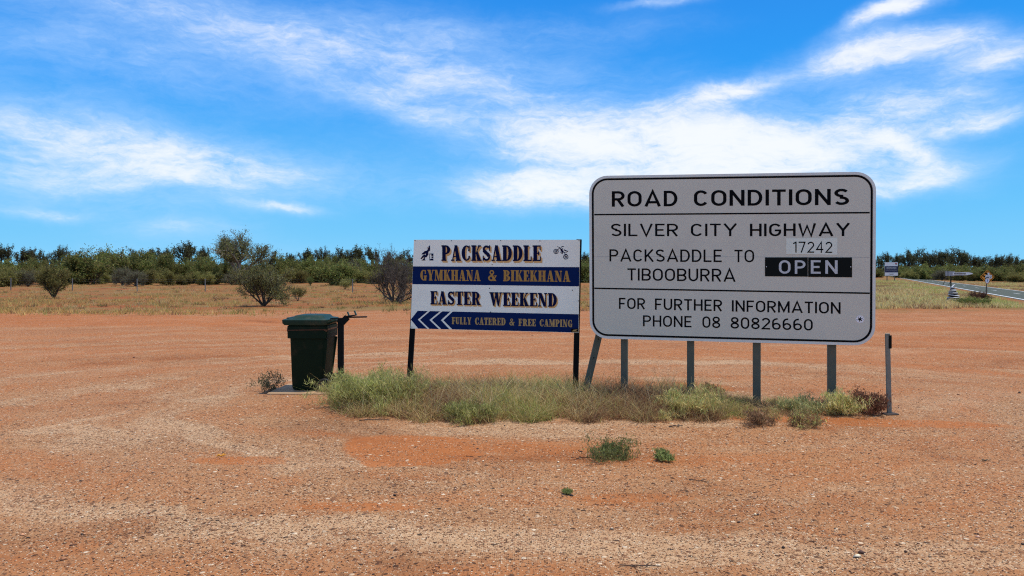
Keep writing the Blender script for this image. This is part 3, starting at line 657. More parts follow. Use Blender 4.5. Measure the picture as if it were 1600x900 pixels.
    mb = MB(); quad(mb, [(1360, 768), (1418, 766), (1418, 797), (1360, 796)], .003)
    mb.cur = 1
    for q in ([(1366, 790), (1382, 776), (1412, 772), (1398, 786)], [(1370, 793), (1412, 788), (1412, 793)]): quad(mb, q, .0045)
    mb.build('maker_tag', [M['black'], M['tan']], panel)
    mb = MB()
    for (x, y) in ((143, 80), (427, 81), (812, 80), (1118, 82), (1424, 80), (745, 268), (725, 452), (1372, 467), (132, 312), (1420, 322), (118, 755), (712, 768), (915, 773), (945, 773), (1118, 782), (1418, 550), (733, 637)):
        u, v = U(x, y); mb = MB(); mb.lathe([(.007, .0015), (.007, .004), (.004, .006)], B.p(u, v), B.n, 6); mb.build('screw', M['blackpost'], panel)
    for (xt, yt_, xb, yb_, D) in ((652.5, 382, 640, 590, DL + .065), (904.6, 374, 898.9, 615, DR + .065)):
        X = lambda x: (x - CX) / F * D
        zt = hz(yt_, D) - (.02 if xt < 700 else -.0); zb = hz(yb_, D); b0 = Vector((X(xb), D, zb)); t0 = Vector((X(xt), D, zt)); d = (b0 - t0).normalized()
        g_ = G(b0.x, b0.y); k = (zb - g_ + .12) / -d.z
        mb = MB(); mb.bar(b0 + d * k, t0, .072, .075, .005); mb.build('post', M['blackpost'], root)
    mb = MB()
    for v in (1.1, 1.95): mb.bar(B.p(.1, v, -.045), B.p(2.3, v, -.045), .05, .03, .003, up=B.n)
    mb.build('back_rails', M['blackpost'], root)
event_sign()

# ------------------------------------------------------------------ wheelie bin, slab, bin post, guide post
def bin_and_post():
    O = Vector((-2.865, 10.50, 0)); O.z = G(O.x, O.y) + .03; rot = R(-2)
    ca, sa = math.cos(rot), math.sin(rot)
    def W(x, y, z):
        if x < 0: x *= .8
        return O + Vector((x * ca - y * sa, x * sa + y * ca, z))
    sroot = Vector((O.x + .06, O.y + .02, G(O.x, O.y)))
    mb = MB(); mb.box(sroot + Vector((.0, -.03, -.02)), (1.08, .86, .10), Matrix.Rotation(rot, 3, 'Z'), .012)
    s_ = mb.build('concrete_slab', M['slab'], off=sroot); tag(s_, 'pale square concrete slab under the green wheelie bin', 'slab')
    root = thing('wheelie_bin', O, 'dark green wheelie bin standing on the pale slab', 'bin')
    def ring(x0, x1, y0, y1, z, r=.04, n=4):
        out = []
        for cx, cy, a in ((x1 - r, y1 - r, 0), (x0 + r, y1 - r, 90), (x0 + r, y0 + r, 180), (x1 - r, y0 + r, 270)):
            out += [W(cx + r * math.cos(R(a + 90 * k / n)), cy + r * math.sin(R(a + 90 * k / n)), z) for k in range(n + 1)]
        return out
    mb = MB()   # body tapers to the foot, front (left) nearly upright
    mb.loft([ring(-.24, .22, -.225, .225, .012), ring(-.255, .235, -.235, .235, .05), ring(-.275, .285, -.27, .27, .72), ring(-.285, .30, -.28, .28, .80)], True)
    mb.build('body', M['bin'], root, True)
    mb = MB(); mb.loft([ring(-.315, .305, -.30, .30, .735, .05), ring(-.318, .308, -.302, .302, .90, .05), ring(-.30, .29, -.285, .285, .915, .05)]); mb.build('rim', M['bin'], root, True)
    mb = MB()
    for z in (.815, .84, .862): mb.loft([ring(-.322, .3105, -.3045, .3045, z - .012, .05), ring(-.322, .311, -.306, .306, z + .012, .05)], False)
    # crumpled liner edge folded over the rim
    pts = ring(-.325, .315, -.308, .308, .86, .05); V = []; n = len(pts)
    mb = MB()
    top = [p + Vector((0, 0, .004 + .010 * math.sin(i * 2.1))) for i, p in enumerate(pts)]; bot = [p + Vector((0, 0, -.022 + .012 * math.sin(i * 1.3 + 1))) for i, p in enumerate(pts)]
    mb.loft([bot, top], False); mb.build('liner', M['liner'], root, True)
    mb = MB()   # lid: skirt, sloped shoulder, raised panel, front lip at the left
    mb.loft([ring(-.365, .305, -.315, .315, .918, .05), ring(-.395, .316, -.328, .328, .945, .05), ring(-.398, .319, -.331, .331, .99, .05), ring(-.385, .31, -.322, .322, .998, .05), ring(-.33, .30, -.30, .30, 1.002, .05), ring(-.25, .26, -.25, .25, 1.012, .06), ring(-.22, .23, -.22, .22, 1.045, .06), ring(-.14, .16, -.15, .15, 1.055, .06)])
    lid = mb.build('lid', M['lid'], root, True)
    mb = MB(); mb.bar(W(-.35, -.16, 1.0), W(-.35, .16, 1.0), .05, .03, .008, up=(0, 0, 1)); mb.build('lid_grip', M['lid'], lid, True)
    mb = MB(); mb.tube([W(.29, -.26, .93), W(.37, -.26, .965), W(.375, -.2, .97), W(.375, .2, .97), W(.37, .26, .965), W(.29, .26, .93)], .016, 8); mb.build('handle', M['bin'], root, True)
    mb = MB(); mb.tube([W(.275, -.30, .10), W(.275, .30, .10)], .012, 8); mb.build('axle', M['blacksteel'], root)
    for y0, y1 in ((-.315, -.262), (.262, .315)):
        mb = MB(); mb.lathe([(.03, 0), (.07, .002), (.092, .0), (.1, .012), (.1, .041), (.092, .053), (.07, .051), (.03, .053)], W(.275, y0, .10 - .02), W(0, 1, 0) - W(0, 0, 0), 22); mb.build('wheel', M['rubber'], root, True)
    for y in (-.285, .285):
        mb = MB(); mb.bar(W(.215, y * .72, .10), W(.285, y * .86, .72), .05, .03, .006); mb.build('rib', M['bin'], root, True)
    # bin post with clamp and prongs
    D = 10.36; a = at(532.5, D); X = lambda px, dd=0: (px - CX) / F * (D + dd)
    pr = thing('bin_post', a, 'black steel bin post with bracket and prongs beside the wheelie bin', 'post')
    mb = MB(); mb.bar(a - Vector((0, 0, .1)), (X(532.5), D, hz(497, D)), .078, .07, .006); mb.build('post', M['blacksteel'], pr)
    mb = MB()
    mb.bar((X(533), D - .01, hz(506, D)), (X(543), D - .01, hz(495.5, D)), .085, .055, .005)
    mb.bar((X(541), D - .01, hz(494.5, D)), (X(557), D - .01, hz(492, D)), .018, .06, .003)
    mb.bar((X(517), D - .02, hz(497.3, D)), (X(536), D - .02, hz(497.3, D)), .013, .05, .003)
    mb.bar((X(543), D + .02, hz(495.8, D)), (X(573), D + .02, hz(495.2, D)), .019, .05, .004)
    mb.build('bracket', M['blacksteel'], pr)
    for (x0, y0, x1, y1) in ((545.8, 493.5, 543.2, 487), (557, 492.5, 554, 485.2)):
        mb = MB(); mb.bar((X(x0), D - .01, hz(y0, D)), (X(x1), D - .01, hz(y1, D)), .02, .03, .003); mb.build('prong', M['greensteel'], pr)
    # guide post right of the big sign
    b = gp(1389.5, 647); D = b.y; X = lambda px: (px - CX) / F * D
    g_ = thing('guide_post', b, 'thin weathered guide post standing right of the large grey sign', 'post')
    mb = MB(); mb.bar((X(1389.7), D, b.z - .1), (X(1386.6), D, hz(521, D)), .052, .03, .004); mb.build('post', M['guide'], g_)
    mb = MB(); mb.box((X(1389.8), D - .018, hz(534, D)), (.034, .006, .155), None, .001); mb.build('reflector', M['blackplate'], g_)
    mb = MB(); mb.box((X(1389.5), D - .01, b.z + .004), (.17, .12, .02), Matrix.Rotation(.2, 3, 'Z'), .008); mb.build('foot', M['drytwig'], g_)
bin_and_post()

# ------------------------------------------------------------------ far signs by the highway and the decorated tyre stack
def far_things():
    # project sign
    D = 132.0; b = at(1393, D); X = lambda px: (px - CX) / F * D
    r = thing('information_board', b, 'tall blue and white information board beside the far end of the highway', 'sign')
    B = Board((X(1382.6), D, 0), (1, 0, 0), (0, 0, 1)); w = X(1403) - X(1382.6); z0, z1 = hz(430.8, D), hz(409.8, D)
    mb = MB(); B.prism(mb, [(0, z0), (w, z0), (w, z1), (0, z1)], -.05, 0); p = mb.build('sign_panel', M['whitepaint'], r)
    h = z1 - z0
    def rect(mb, u0, v0, u1, v1, k): mb.add([B.p(w * u0, z0 + h * v0, k), B.p(w * u1, z0 + h * v0, k), B.p(w * u1, z0 + h * v1, k), B.p(w * u0, z0 + h * v1, k)], [(0, 1, 2, 3)])
    mb = MB(); rect(mb, .004, .245, .996, .71, .02); mb.build('blue_field', M['signblue'], p)
    mb = MB()
    for v, xs in ((.58, (.12, .30, .33, .52, .56, .88)), (.49, (.12, .42, .46, .60, .64, .86)), (.36, (.1, .3, .34, .5, .55, .9)), (.26, (.62, .72))):
        for k in range(0, len(xs), 2):
            x = xs[k]
            while x < xs[k + 1]: rect(mb, x, v, x + .026, v + (.05 if v > .4 else .018), .035); x += .04
    mb.build('lettering', M['whitelet'], p)
    mb = MB(); rect(mb, .78, .88, .92, .94, .02); mb.build('emblem', M['red'], p)
    mb = MB(); rect(mb, .80, .82, .92, .86, .02); mb.build('lettering', M['signblue'], p)
    mb = MB(); rect(mb, .34, .10, .66, .14, .02); mb.build('lettering', M['signblue'], p)
    for px in (1386.5, 1398.5):
        mb = MB(); mb.bar((X(px), D + .12, G(X(px), D) - .2), (X(px), D + .12, z0 + 1.6), .11, .11); mb.build('post', M['post'], r)
    # finger boards
    D = 47.0; b = at(1486, D); X = lambda px: (px - CX) / F * D
    r = thing('finger_sign', b, 'white fingerboard direction sign on a thin post behind the striped tyre cone', 'road sign')
    mb = MB(); mb.bar((X(1486), D, b.z - .2), (X(1485.6), D, hz(424.5, D)), .05, .05); mb.build('post', M['blacksteel'], r)
    for px in (1480.3, 1489.5):
        mb = MB(); mb.bar((X(px), D + .5, hz(446, D)), (X(px), D + .04, hz(431, D)), .025, .02); mb.build('brace', M['post'], r)
    B = Board((0, D - .04, 0), (1, 0, 0), (0, 0, 1)); q = lambda px, py: (X(px), hz(py, D))
    mb = MB(); B.prism(mb, [q(1476.8, 431), q(1491.5, 431), q(1491.5, 424), q(1476.8, 424)], -.012, 0); pn = mb.build('board', M['grey'], r)
    mb = MB(); mb.add([B.p(*q(a, c), .004) for a, c in ((1480.2, 431), (1481.0, 431), (1481.0, 424), (1480.2, 424))], [(0, 1, 2, 3)]); mb.build('seam', M['black'], pn)
    B = Board((0, D - .07, 0), (1, 0, 0), (0, 0, 1))
    mb = MB(); B.prism(mb, [q(1487.5, 430), q(1509, 430), q(1518.8, 428.2), q(1518.8, 426.8), q(1512, 425.2), q(1487.5, 426)], -.012, 0); pn = mb.build('arrow_board', M['whitepaint'], r)
    mb = MB(); x = 1489.3
    while x < 1508: mb.add([B.p(*q(a, c), .006) for a, c in ((x, 428.9), (x + .8, 428.9), (x + .95, 426.8), (x + .15, 426.8))], [(0, 1, 2, 3)]); x += 1.25
    mb.build('lettering', M['black'], pn)
    # orange diamond with plates
    b = gp(1541.5, 468); D = b.y; X = lambda px: (px - CX) / F * D; q = lambda px, py: (X(px), hz(py, D))
    r = thing('warning_sign', b, 'orange diamond warning sign with small white plates beside the highway', 'road sign')
    mb = MB(); mb.bar((b.x, D, b.z - .2), (X(1541.3), D, hz(424, D)), .045, .045); mb.build('post', M['post'], r)
    B = Board((0, D - .03, 0), (1, 0, 0), (0, 0, 1)); c0 = Vector(q(1542.3, 433)); rd = 11.6 / F * D
    dia = lambda k: [(c0.x + k * rd * a, c0.y + k * rd * c) for a, c in ((0, -1), (1, 0), (0, 1), (-1, 0))]
    mb = MB(); B.prism(mb, rrect(dia(1.0), .06, 3), -.006, 0); pn = mb.build('sign_panel', M['orange'], r)
    mb = MB(); o1, o2 = dia(.90), dia(.80); mb.add([B.p(a, c, .003) for a, c in o1 + o2], [(i, (i + 1) % 4, 4 + (i + 1) % 4, 4 + i) for i in range(4)])
    S_ = stroke([(c0.x - .30, c0.y + .10), (c0.x - .12, c0.y + .02), (c0.x - .10, c0.y - .16)], .07) + stroke([(c0.x - .12, c0.y + .26), (c0.x + .06, c0.y + .1)], .10); B.flat(mb, S_, .003)
    mb.build('symbol', M['black'], pn)
    B = Board((0, D - .045, 0), (1, 0, 0), (0, 0, 1))
    mb = MB(); B.prism(mb, rrect([q(1539, 435.2), q(1549.2, 435.2), q(1549.2, 429.6), q(1539, 429.6)], .06, 4), -.004, 0); B.prism(mb, rrect([q(1542.4, 429.4), q(1545.2, 429.4), q(1545.2, 426), q(1542.4, 426)], .04, 4), -.004, 0)
    pn = mb.build('plate', M['whitepaint'], r)
    mb = MB(); B.flat(mb, stroke(arc(*q(1547, 432.4), .045, .05, 0, 360, 12)[:-1], .025, True) + stroke([q(1540.2, 433.8), q(1544.6, 433.2)], .05) + stroke([q(1540.6, 431.4), q(1543.2, 431.2)], .03), .003); mb.build('symbol', M['black'], pn)
    B = Board((0, D - .05, 0), (1, 0, 0), (0, 0, 1))
    mb = MB(); B.prism(mb, [q(1541.5, 443.2), q(1543.6, 441.6), q(1545, 439.4), q(1545, 435.8), q(1538.8, 435.8), q(1538.8, 439.4), q(1539.6, 441.6)], -.004, 0); pn = mb.build('shield_plate', M['whitepaint'], r)
    mb = MB(); B.flat(mb, stroke([q(1541, 437), q(1542.6, 437.2), q(1541.6, 440.6)], .035), .003); mb.build('symbol', M['blue'], pn)
    # cone of painted tyres
    b = gp(1490, 470.8); r = thing('tyre_cone', b, 'cone of stacked black tyres painted with white bands on the grassy verge', 'tyre stack')
    z = b.z; sizes = [(.36, .15), (.315, .14), (.27, .135), (.235, .125), (.195, .115), (.155, .11), (.115, .10)]
    rnd = random.Random(5)
    for i, (rad, hh) in enumerate(sizes):
        ox, oy = rnd.uniform(-.025, .025), rnd.uniform(-.02, .02); ax = Vector((rnd.uniform(-.12, .12), rnd.uniform(-.1, .1), 1)); o = Vector((b.x - .02 * i * .6 + ox, b.y + oy, z))
        mb = MB(); mb.lathe([(rad * .55, .01), (rad * .8, 0), (rad * .96, hh * .18), (rad, hh * .5), (rad * .96, hh * .82), (rad * .8, hh), (rad * .55, hh - .01)], o, ax, 20); t = mb.build('tyre', M['tyre'], r, True)
        mb = MB(); kk = hh * .5 if i else hh * .2
        mb.lathe([(rad * 1.0, kk), (rad * 1.03, kk + .012), (rad * 1.02, kk + hh * .20), (rad * .97, kk + hh * .27)], o, ax, 20)
        mb.build('white_band', M['whitepaint'], t, True); z += hh * .93
    mb = MB(); mb.tube([Vector((b.x - .09, b.y, z - .02)), Vector((b.x - .02, b.y, z + .07)), Vector((b.x + .06, b.y, z + .14))], [.05, .035, .015], 8); mb.build('tip', M['whitepaint'], r, True)
far_things()

def fence():
    P0 = at(17, 66); P1 = at(551, 58); r = thing('wire_fence', P0, 'post and wire paddock fence running in front of the left scrub', 'fence')
    dirv = (P1 - P0) / 5.0; posts = [P0 + dirv * k for k in range(-2, 9)]
    for p in posts:
        p.z = G(p.x, p.y); mb = MB(); mb.box(p + Vector((0, 0, .50)), (.07, .05, 1.16), None, .006); mb.build('post', M['picket'], r)
    for h in (.25, .55, .85, 1.03):
        mb = MB(); pts = []
        for a, b in zip(posts[:-1], posts[1:]):
            pts += [a + Vector((0, 0, h)), (a + b) / 2 + Vector((0, 0, h - .03))]
        mb.tube(pts + [posts[-1] + Vector((0, 0, h))], .0035, 4); mb.build('wire', M['wire'], r)
fence()

# ------------------------------------------------------------------ vegetation
def tinted_mesh(name, V, Fq, C, m_):
    me = bpy.data.meshes.new(name); me.vertices.add(len(V)); me.vertices.foreach_set('co', np.asarray(V, np.float32).ravel())
    k = Fq.shape[1]; me.loops.add(Fq.size); me.loops.foreach_set('vertex_index', Fq.astype(np.int32).ravel())
    me.polygons.add(len(Fq)); me.polygons.foreach_set('loop_start', np.arange(0, Fq.size, k, dtype=np.int32))
    at_ = me.attributes.new('tint', 'FLOAT_COLOR', 'POINT'); at_.data.foreach_set('color', np.c_[C, np.ones(len(C))].astype(np.float32).ravel())
    me.materials.append(m_); me.update(calc_edges=True); me.validate(); return me
def pick(rng, cols, n, jit=.22):
    cols = np.array(cols); c = cols[rng.integers(0, len(cols), n)]; return np.clip(c * (1 + rng.uniform(-jit, jit, (n, 1))) * (1 + rng.uniform(-.08, .08, (n, 3))), 0.002, 1)
def blades(rng, base, hgt, lean, wid, col, segs=3):
    """tapered bent grass blades; returns verts, quads, colours"""
    n = len(base); az = rng.uniform(0, 2 * np.pi, n); L = np.c_[np.cos(az), np.sin(az), np.zeros(n)] * (lean * hgt)[:, None]
    fa = rng.uniform(0, 2 * np.pi, n); Sd = np.c_[np.cos(fa), np.sin(fa), np.zeros(n)]; V = []
    curl = rng.uniform(.7, 1.6, n)
    for k in range(segs + 1):
        t = k / segs; c = base + L * (t ** 1.7)[..., None] if False else base + L * (t ** curl)[:, None]; c = c + np.c_[np.zeros((n, 2)), hgt * t * (1 - .22 * lean * t)]
        w = wid * (1 - t * .88) * .5; V += [c - Sd * w[:, None], c + Sd * w[:, None]]
    V = np.stack(V, 1); m = 2 * (segs + 1); ix = (np.arange(n) * m)[:, None]
    Fq = np.concatenate([ix + np.array([[2 * k, 2 * k + 1, 2 * k + 3, 2 * k + 2]]) for k in range(segs)], 0)
    return V.reshape(-1, 3), Fq, np.repeat(col, m, 0)
def leaves(rng, P, ln, wd, col, up=.3):
    n = len(P); d = rng.normal(size=(n, 3)); d[:, 2] += up * 2; d /= np.linalg.norm(d, axis=1)[:, None]
    s_ = np.cross(d, rng.normal(size=(n, 3))); s_ /= np.linalg.norm(s_, axis=1)[:, None]
    ln = ln * rng.uniform(.6, 1.4, n); wd = wd * rng.uniform(.6, 1.4, n)
    a = P - d * ln[:, None] * .5; b = P + s_ * wd[:, None] * .5; c = P + d * ln[:, None] * .5; e = P - s_ * wd[:, None] * .5
    V = np.stack([a, b, c, e], 1).reshape(-1, 3); Fq = np.arange(4 * n).reshape(n, 4); return V, Fq, np.repeat(col, 4, 0)
def join(parts):
    V, Fq, C = [], [], []; b = 0
    for v, f, c in parts: V.append(v); Fq.append(f + b); C.append(c); b += len(v)
    return np.concatenate(V), np.concatenate(Fq), np.concatenate(C)

def grow(rng, n_stems, spread, trunk, levels, kids, wob=.25, trop=.15, ratio=.6, start=.35, vary=(.75, 1.05)):
    """branch skeleton: list of (polyline, radii, level) and terminal samples"""
    segs = []; terms = []
    def br(p, d, ln, rad, lv):
        pts = [p]; n = 4
        for k in range(n):
            d = d + rng.normal(size=3) * wob * .5; d[2] += trop * .5; d /= np.linalg.norm(d); p = p + d * ln / n; pts.append(p)
        segs.append((pts, [rad * (1 - .55 * k / n) for k in range(n + 1)], lv))
        if lv == levels: terms.append(np.array(pts)); return
        nk = kids[lv]
        for j in range(nk):
            t = start + (1 - start) * (j + rng.uniform(.2, 1)) / nk; i = min(int(t * n), n - 1); f = t * n - i; q = pts[i] * (1 - f) + pts[i + 1] * f
            dd = d + rng.normal(size=3) * .62; dd[2] += trop; dd /= np.linalg.norm(dd)
            br(q, dd, ln * ratio * rng.uniform(.7, 1.2), rad * .5, lv + 1)
    for k in range(n_stems):
        a = 2 * np.pi * (k + rng.uniform(-.3, .3)) / n_stems; tl = spread * rng.uniform(.35, 1.0)
        d = np.array((math.cos(a) * math.sin(tl), math.sin(a) * math.sin(tl), math.cos(tl))); p = np.array((math.cos(a), math.sin(a), 0)) * .02
        if trunk > 0:
            br(np.array((0, 0, trunk * rng.uniform(.75, 1.05))), d, 1 - trunk, .035, 0)
        else: br(p, d, rng.uniform(*vary), .03, 0)
    if trunk > 0:
        b = rng.uniform(-.05, .05, 2); segs.append(([np.zeros(3), np.array((b[0], b[1], trunk * .5)), np.array((0, 0, trunk * 1.05))], [.055, .045, .036], 0))
    return segs, terms

def plant_meshes(name, seed, hgt, wid, n_stems, spread, trunk, levels, kids, per, sig, ll, lw, cols, wood, wb=1.0, up=.3, dark=None, stemside=5, **kw):
    rng = np.random.default_rng(seed); segs, terms = grow(rng, n_stems, spread, trunk, levels, kids, **kw)
    al = np.concatenate([np.array(s_[0]) for s_ in segs]); zmax = np.percentile(al[:, 2], 99.5); rad = np.percentile(np.linalg.norm(al[:, :2], axis=1), 96)
    S_ = np.array((wid / 2 / rad, wid / 2 / rad, hgt / zmax))
    mb = MB(); rs = hgt * wb
    for pts, rr, lv in segs: mb.tube([p * S_ for p in pts], [max(r_ * rs, .0025 * wb) for r_ in rr], stemside if lv == 0 else (4 if lv == 1 else 3), cap=False)
    wv = bpy.data.meshes.new(name + '_stems'); wv.from_pydata(mb.v, [], mb.f); wv.materials.append(wood); wv.polygons.foreach_set('use_smooth', [True] * len(wv.polygons)); wv.update()
    if per <= 0: return wv, None
    P = []
    for t in terms:
        k = max(1, int(per * rng.uniform(.4, 1.6))); f = rng.uniform(.15, 4, k); i = np.minimum(f.astype(int), 3); f = f - i
        P.append((t[i] * (1 - f)[:, None] + t[i + 1] * f[:, None]) * S_ + rng.normal(size=(k, 3)) * sig)
    cid = np.concatenate([np.full(len(p), rng.uniform(-.28, .28)) for p in P]); P = np.concatenate(P); P[:, 2] = np.maximum(P[:, 2], .02)
    col = pick(rng, cols, len(P)) * (1 + cid)[:, None]
    V, Fq, C = leaves(rng, P, ll, lw, col, up)
    return wv, tinted_mesh(name + '_leaves', V, Fq, C, M['leaf'])
def place(name, meshes, loc, label, cat, group=None, rz=0.0, sc=(1, 1, 1), parts=('stems', 'foliage')):
    r = thing(name, loc, label, cat, group); r.rotation_euler = (0, 0, rz); r.scale = sc
    for pn, me in zip(parts, meshes):
        if me is None: continue
        o = bpy.data.objects.new(pn, me); COL.objects.link(o); o.parent = r
    return r
OLIVE = [(.215, .20, .055), (.165, .165, .048), (.28, .245, .08)]; GREEN = [(.15, .195, .048), (.19, .225, .056), (.105, .14, .038)]; DARK = [(.055, .060, .026), (.075, .08, .032), (.10, .10, .045)]
GREYG = [(.18, .185, .09), (.15, .16, .075), (.22, .22, .12)]; DEADC = [(.11, .085, .06), (.085, .068, .05), (.14, .11, .075)]; LIVE = [(.10, .14, .03), (.13, .16, .04), (.075, .11, .028)]

# named shrubs and trees standing out in the paddock
b = gp(84, 466); place('vase_shrub', plant_meshes('vase', 21, 1.95, 1.55, 12, R(38), 0, 2, (7, 6), 34, .07, .09, .03, OLIVE, M['bark'], .8, .8, ratio=.55), b, 'lone vase shaped olive shrub at the left of the red paddock', 'shrub')
b = gp(412, 478); place('open_shrub', plant_meshes('open', 33, 1.95, 2.6, 9, R(60), 0, 2, (8, 7), 30, .085, .08, .028, OLIVE + GREYG, M['bark'], .75, .7), b, 'open branched olive shrub beyond the wheelie bin', 'shrub')
b = at(372, 98); place('tall_tree', plant_meshes('tall', 7, 6.7, 7.6, 6, R(58), .30, 2, (8, 8), 46, .24, .22, .07, GREYG + OLIVE + DARK, M['palebark'], .85, .5), b, 'tallest tree of the left scrub with pale trunk and bushy crown', 'tree', parts=('trunk', 'crown'))
b = gp(616, 474); place('dead_shrub', plant_meshes('dead', 12, 2.85, 3.5, 13, R(70), 0, 3, (7, 5, 3), 8, .07, .07, .022, DEADC, M['twig'], .55, .2, wob=.45), b, 'dense leafless brown shrub behind the left edge of the event sign', 'shrub')
b = gp(465, 470); place('small_shrub', plant_meshes('sm', 15, .8, 1.05, 7, R(52), 0, 2, (5, 4), 14, .05, .06, .03, OLIVE, M['twig'], .6), b, 'small knee high shrub right of the open branched shrub', 'shrub')
b = gp(485, 447); place('seedling', plant_meshes('seed', 17, 1.05, .9, 6, R(30), 0, 1, (6,), 40, .10, .10, .05, GREEN, M['twig'], .6), b, 'tiny round green bush alone on the bare red paddock', 'shrub')
b = gp(539, 452); place('low_bush', plant_meshes('low', 19, 1.0, 1.2, 6, R(45), 0, 1, (6,), 40, .12, .10, .04, OLIVE, M['twig'], .6), b, 'low olive bush in the paddock left of the dead brown shrub', 'shrub')
b = gp(1530, 470); place('brown_bush', plant_meshes('brn', 23, .55, 1.25, 9, R(60), 0, 2, (6, 4), 14, .04, .06, .025, [(.10, .045, .03), (.14, .07, .045), (.08, .04, .03)], M['twig'], .5), b, 'low dark red brown bush at the foot of the orange diamond sign', 'shrub')
b = gp(1520, 478); place('verge_bush', plant_meshes('vbg', 24, .45, 1.5, 9, R(62), 0, 2, (6, 4), 18, .04, .07, .025, OLIVE + LIVE, M['twig'], .5), b, 'low spreading green bush on the verge edge near the diamond sign', 'shrub')

# shared kinds for the scrub and tree line
gum = [plant_meshes('gum%d' % i, 40 + i, 8.0, 6.5, 5, R(48), .32, 2, (5, 4), 34, .26, .40, .16, DARK, M['bark'], .7, .1, start=.45, ratio=.62) for i in range(4)]
mulga = [plant_meshes('mul%d' % i, 60 + i, 4.0, 5.0, 9, R(68), 0, 2, (8, 6), 40, .26, .30, .10, GREEN + OLIVE, M['bark'], .6, .5, start=.12, trop=.08) for i in range(4)]
olive = [plant_meshes('oli%d' % i, 80 + i, 3.0, 3.4, 10, R(54), 0, 2, (7, 6), 30, .17, .22, .075, OLIVE, M['bark'], .6, .7, start=.15, trop=.08) for i in range(3)]
grey = [plant_meshes('gry%d' % i, 90 + i, 3.0, 3.3, 12, R(40), 0, 2, (7, 6), 16, .15, .17, .05, DEADC + GREYG, M['twig'], .6, .5, wob=.35) for i in range(2)]
KIN = dict(
    gum=(gum, 8.0, 'gum_tree', 'tree', ('trunk', 'crown')), mulga=(mulga, 4.0, 'mulga_bush', 'bush', ('stems', 'foliage')),
    olive=(olive, 3.0, 'olive_bush', 'bush', ('stems', 'foliage')), grey=(grey, 3.0, 'grey_bush', 'bush', ('stems', 'foliage')))
LBL = dict(
    L=dict(gum=('dark gum tree on the skyline behind the left scrub', 'dark gum trees behind the left scrub'), mulga=('broad green bush in the left scrub beyond the wire fence', 'broad green bushes of the left scrub'),
           olive=('rounded olive bush in front of the left scrub', 'olive bushes of the left scrub'), grey=('greyish half bare bush in front of the left scrub', 'greyish bushes of the left scrub')),
    R=dict(gum=('dark gum tree rising beyond the highway', 'dark gum trees beyond the highway'), mulga=('broad green bush at the far side of the highway', 'broad green bushes beyond the highway'),
           olive=('rounded olive bush at the far side of the highway', 'olive bushes beyond the highway'), grey=('greyish bush at the far side of the highway', 'greyish bushes beyond the highway')))
def scrub(kind, side, px, ptop, D, wpx=None, seed=0):
    ms, h0, nm, cat, parts = KIN[kind]; rnd = random.Random(seed * 7 + int(px) * 13)
    b = at(px, D); h = (hz(ptop, D) - b.z) * (.96 if kind == 'gum' else .87); k = h / h0; w = k * rnd.uniform(.6, .95)
    if wpx: w = (wpx / F * D) / {'gum': 6.5, 'mulga': 5.0, 'olive': 3.4, 'grey': 3.3}[kind]
    lb, gr = LBL[side][kind]
    place(nm, ms[(int(px) * 31 + seed) % len(ms)], b, lb, cat, gr, rnd.uniform(0, 6.28), (w, w, k), parts)
# left skyline
for px, top, D in ((-330, 388, 150), (-290, 391, 160), (-250, 386, 150), (-205, 390, 160), (-160, 384, 150), (-125, 389, 165), (-95, 392, 150), (-60, 388, 150), (2, 382, 150), (38, 387, 145), (55, 389, 160), (94, 384, 150), (76, 394, 165), (120, 392, 170), (165, 389, 150), (208, 388, 160), (235, 387, 150), (262, 388, 160), (294, 377, 150), (318, 385, 165), (428, 391, 150), (455, 395, 170),
                   (482, 388, 150), (505, 386, 165), (532, 387, 150), (558, 383, 150), (583, 387, 160), (608, 393, 165), (632, 390, 150), (664, 392, 160), (700, 392, 170), (760, 394, 165), (830, 395, 160), (890, 396, 160), (914, 394, 165), (960, 393, 170), (1020, 394, 180), (1100, 394, 180), (1180, 394, 190), (1260, 393, 200), (1330, 394, 200)):
    scrub('gum', 'L' if px < 1300 else 'R', px, top, D, None, 1)
for px, top, D, w in ((-320, 402, 112, 70), (-265, 398, 110, 65), (-215, 404, 115, 60), (-165, 396, 110, 66), (-115, 400, 112, 60), (-78, 405, 108, 50), (-40, 402, 110, 70), (10, 405, 112, 50), (50, 402, 115, 55), (122, 391, 95, 78), (175, 388, 115, 70), (205, 388, 112, 70), (240, 396, 110, 50), (258, 393, 105, 44), (300, 399, 108, 55), (322, 404, 100, 40), (345, 398, 108, 50), (400, 404, 112, 45), (446, 398, 120, 42), (500, 406, 112, 50), (478, 400, 125, 45),
                      (530, 407, 88, 52), (512, 398, 125, 40), (545, 402, 118, 40), (572, 404, 122, 38), (600, 402, 115, 50), (640, 404, 110, 50), (690, 404, 110, 60), (750, 404, 112, 60), (820, 402, 115, 60), (880, 404, 112, 60), (915, 402, 112, 40), (985, 402, 120, 60), (1060, 404, 120, 60)):
    scrub('mulga', 'L', px, top, D, w, 2)
for px, top, D, w in ((-20, 412, 85, 44), (5, 416, 80, 40), (30, 414, 88, 40), (70, 414, 95, 40), (160, 425, 100, 24), (230, 419, 92, 34), (262, 418, 88, 34), (290, 424, 90, 30), (318, 422, 90, 32), (335, 424, 95, 30), (380, 420, 95, 36), (430, 424, 90, 30), (456, 416, 105, 34), (470, 421, 105, 26), (560, 414, 105, 34), (590, 418, 100, 30)):
    scrub('olive', 'L', px, top, D, w, 3)
for px, top, D, w in ((44, 418, 82, 34), (146, 420, 95, 26), (192, 414, 88, 32), (212, 420, 84, 34), (362, 425, 92, 26), (552, 402, 108, 28), (528, 424, 100, 20)):
    scrub('grey', 'L', px, top, D, w, 4)
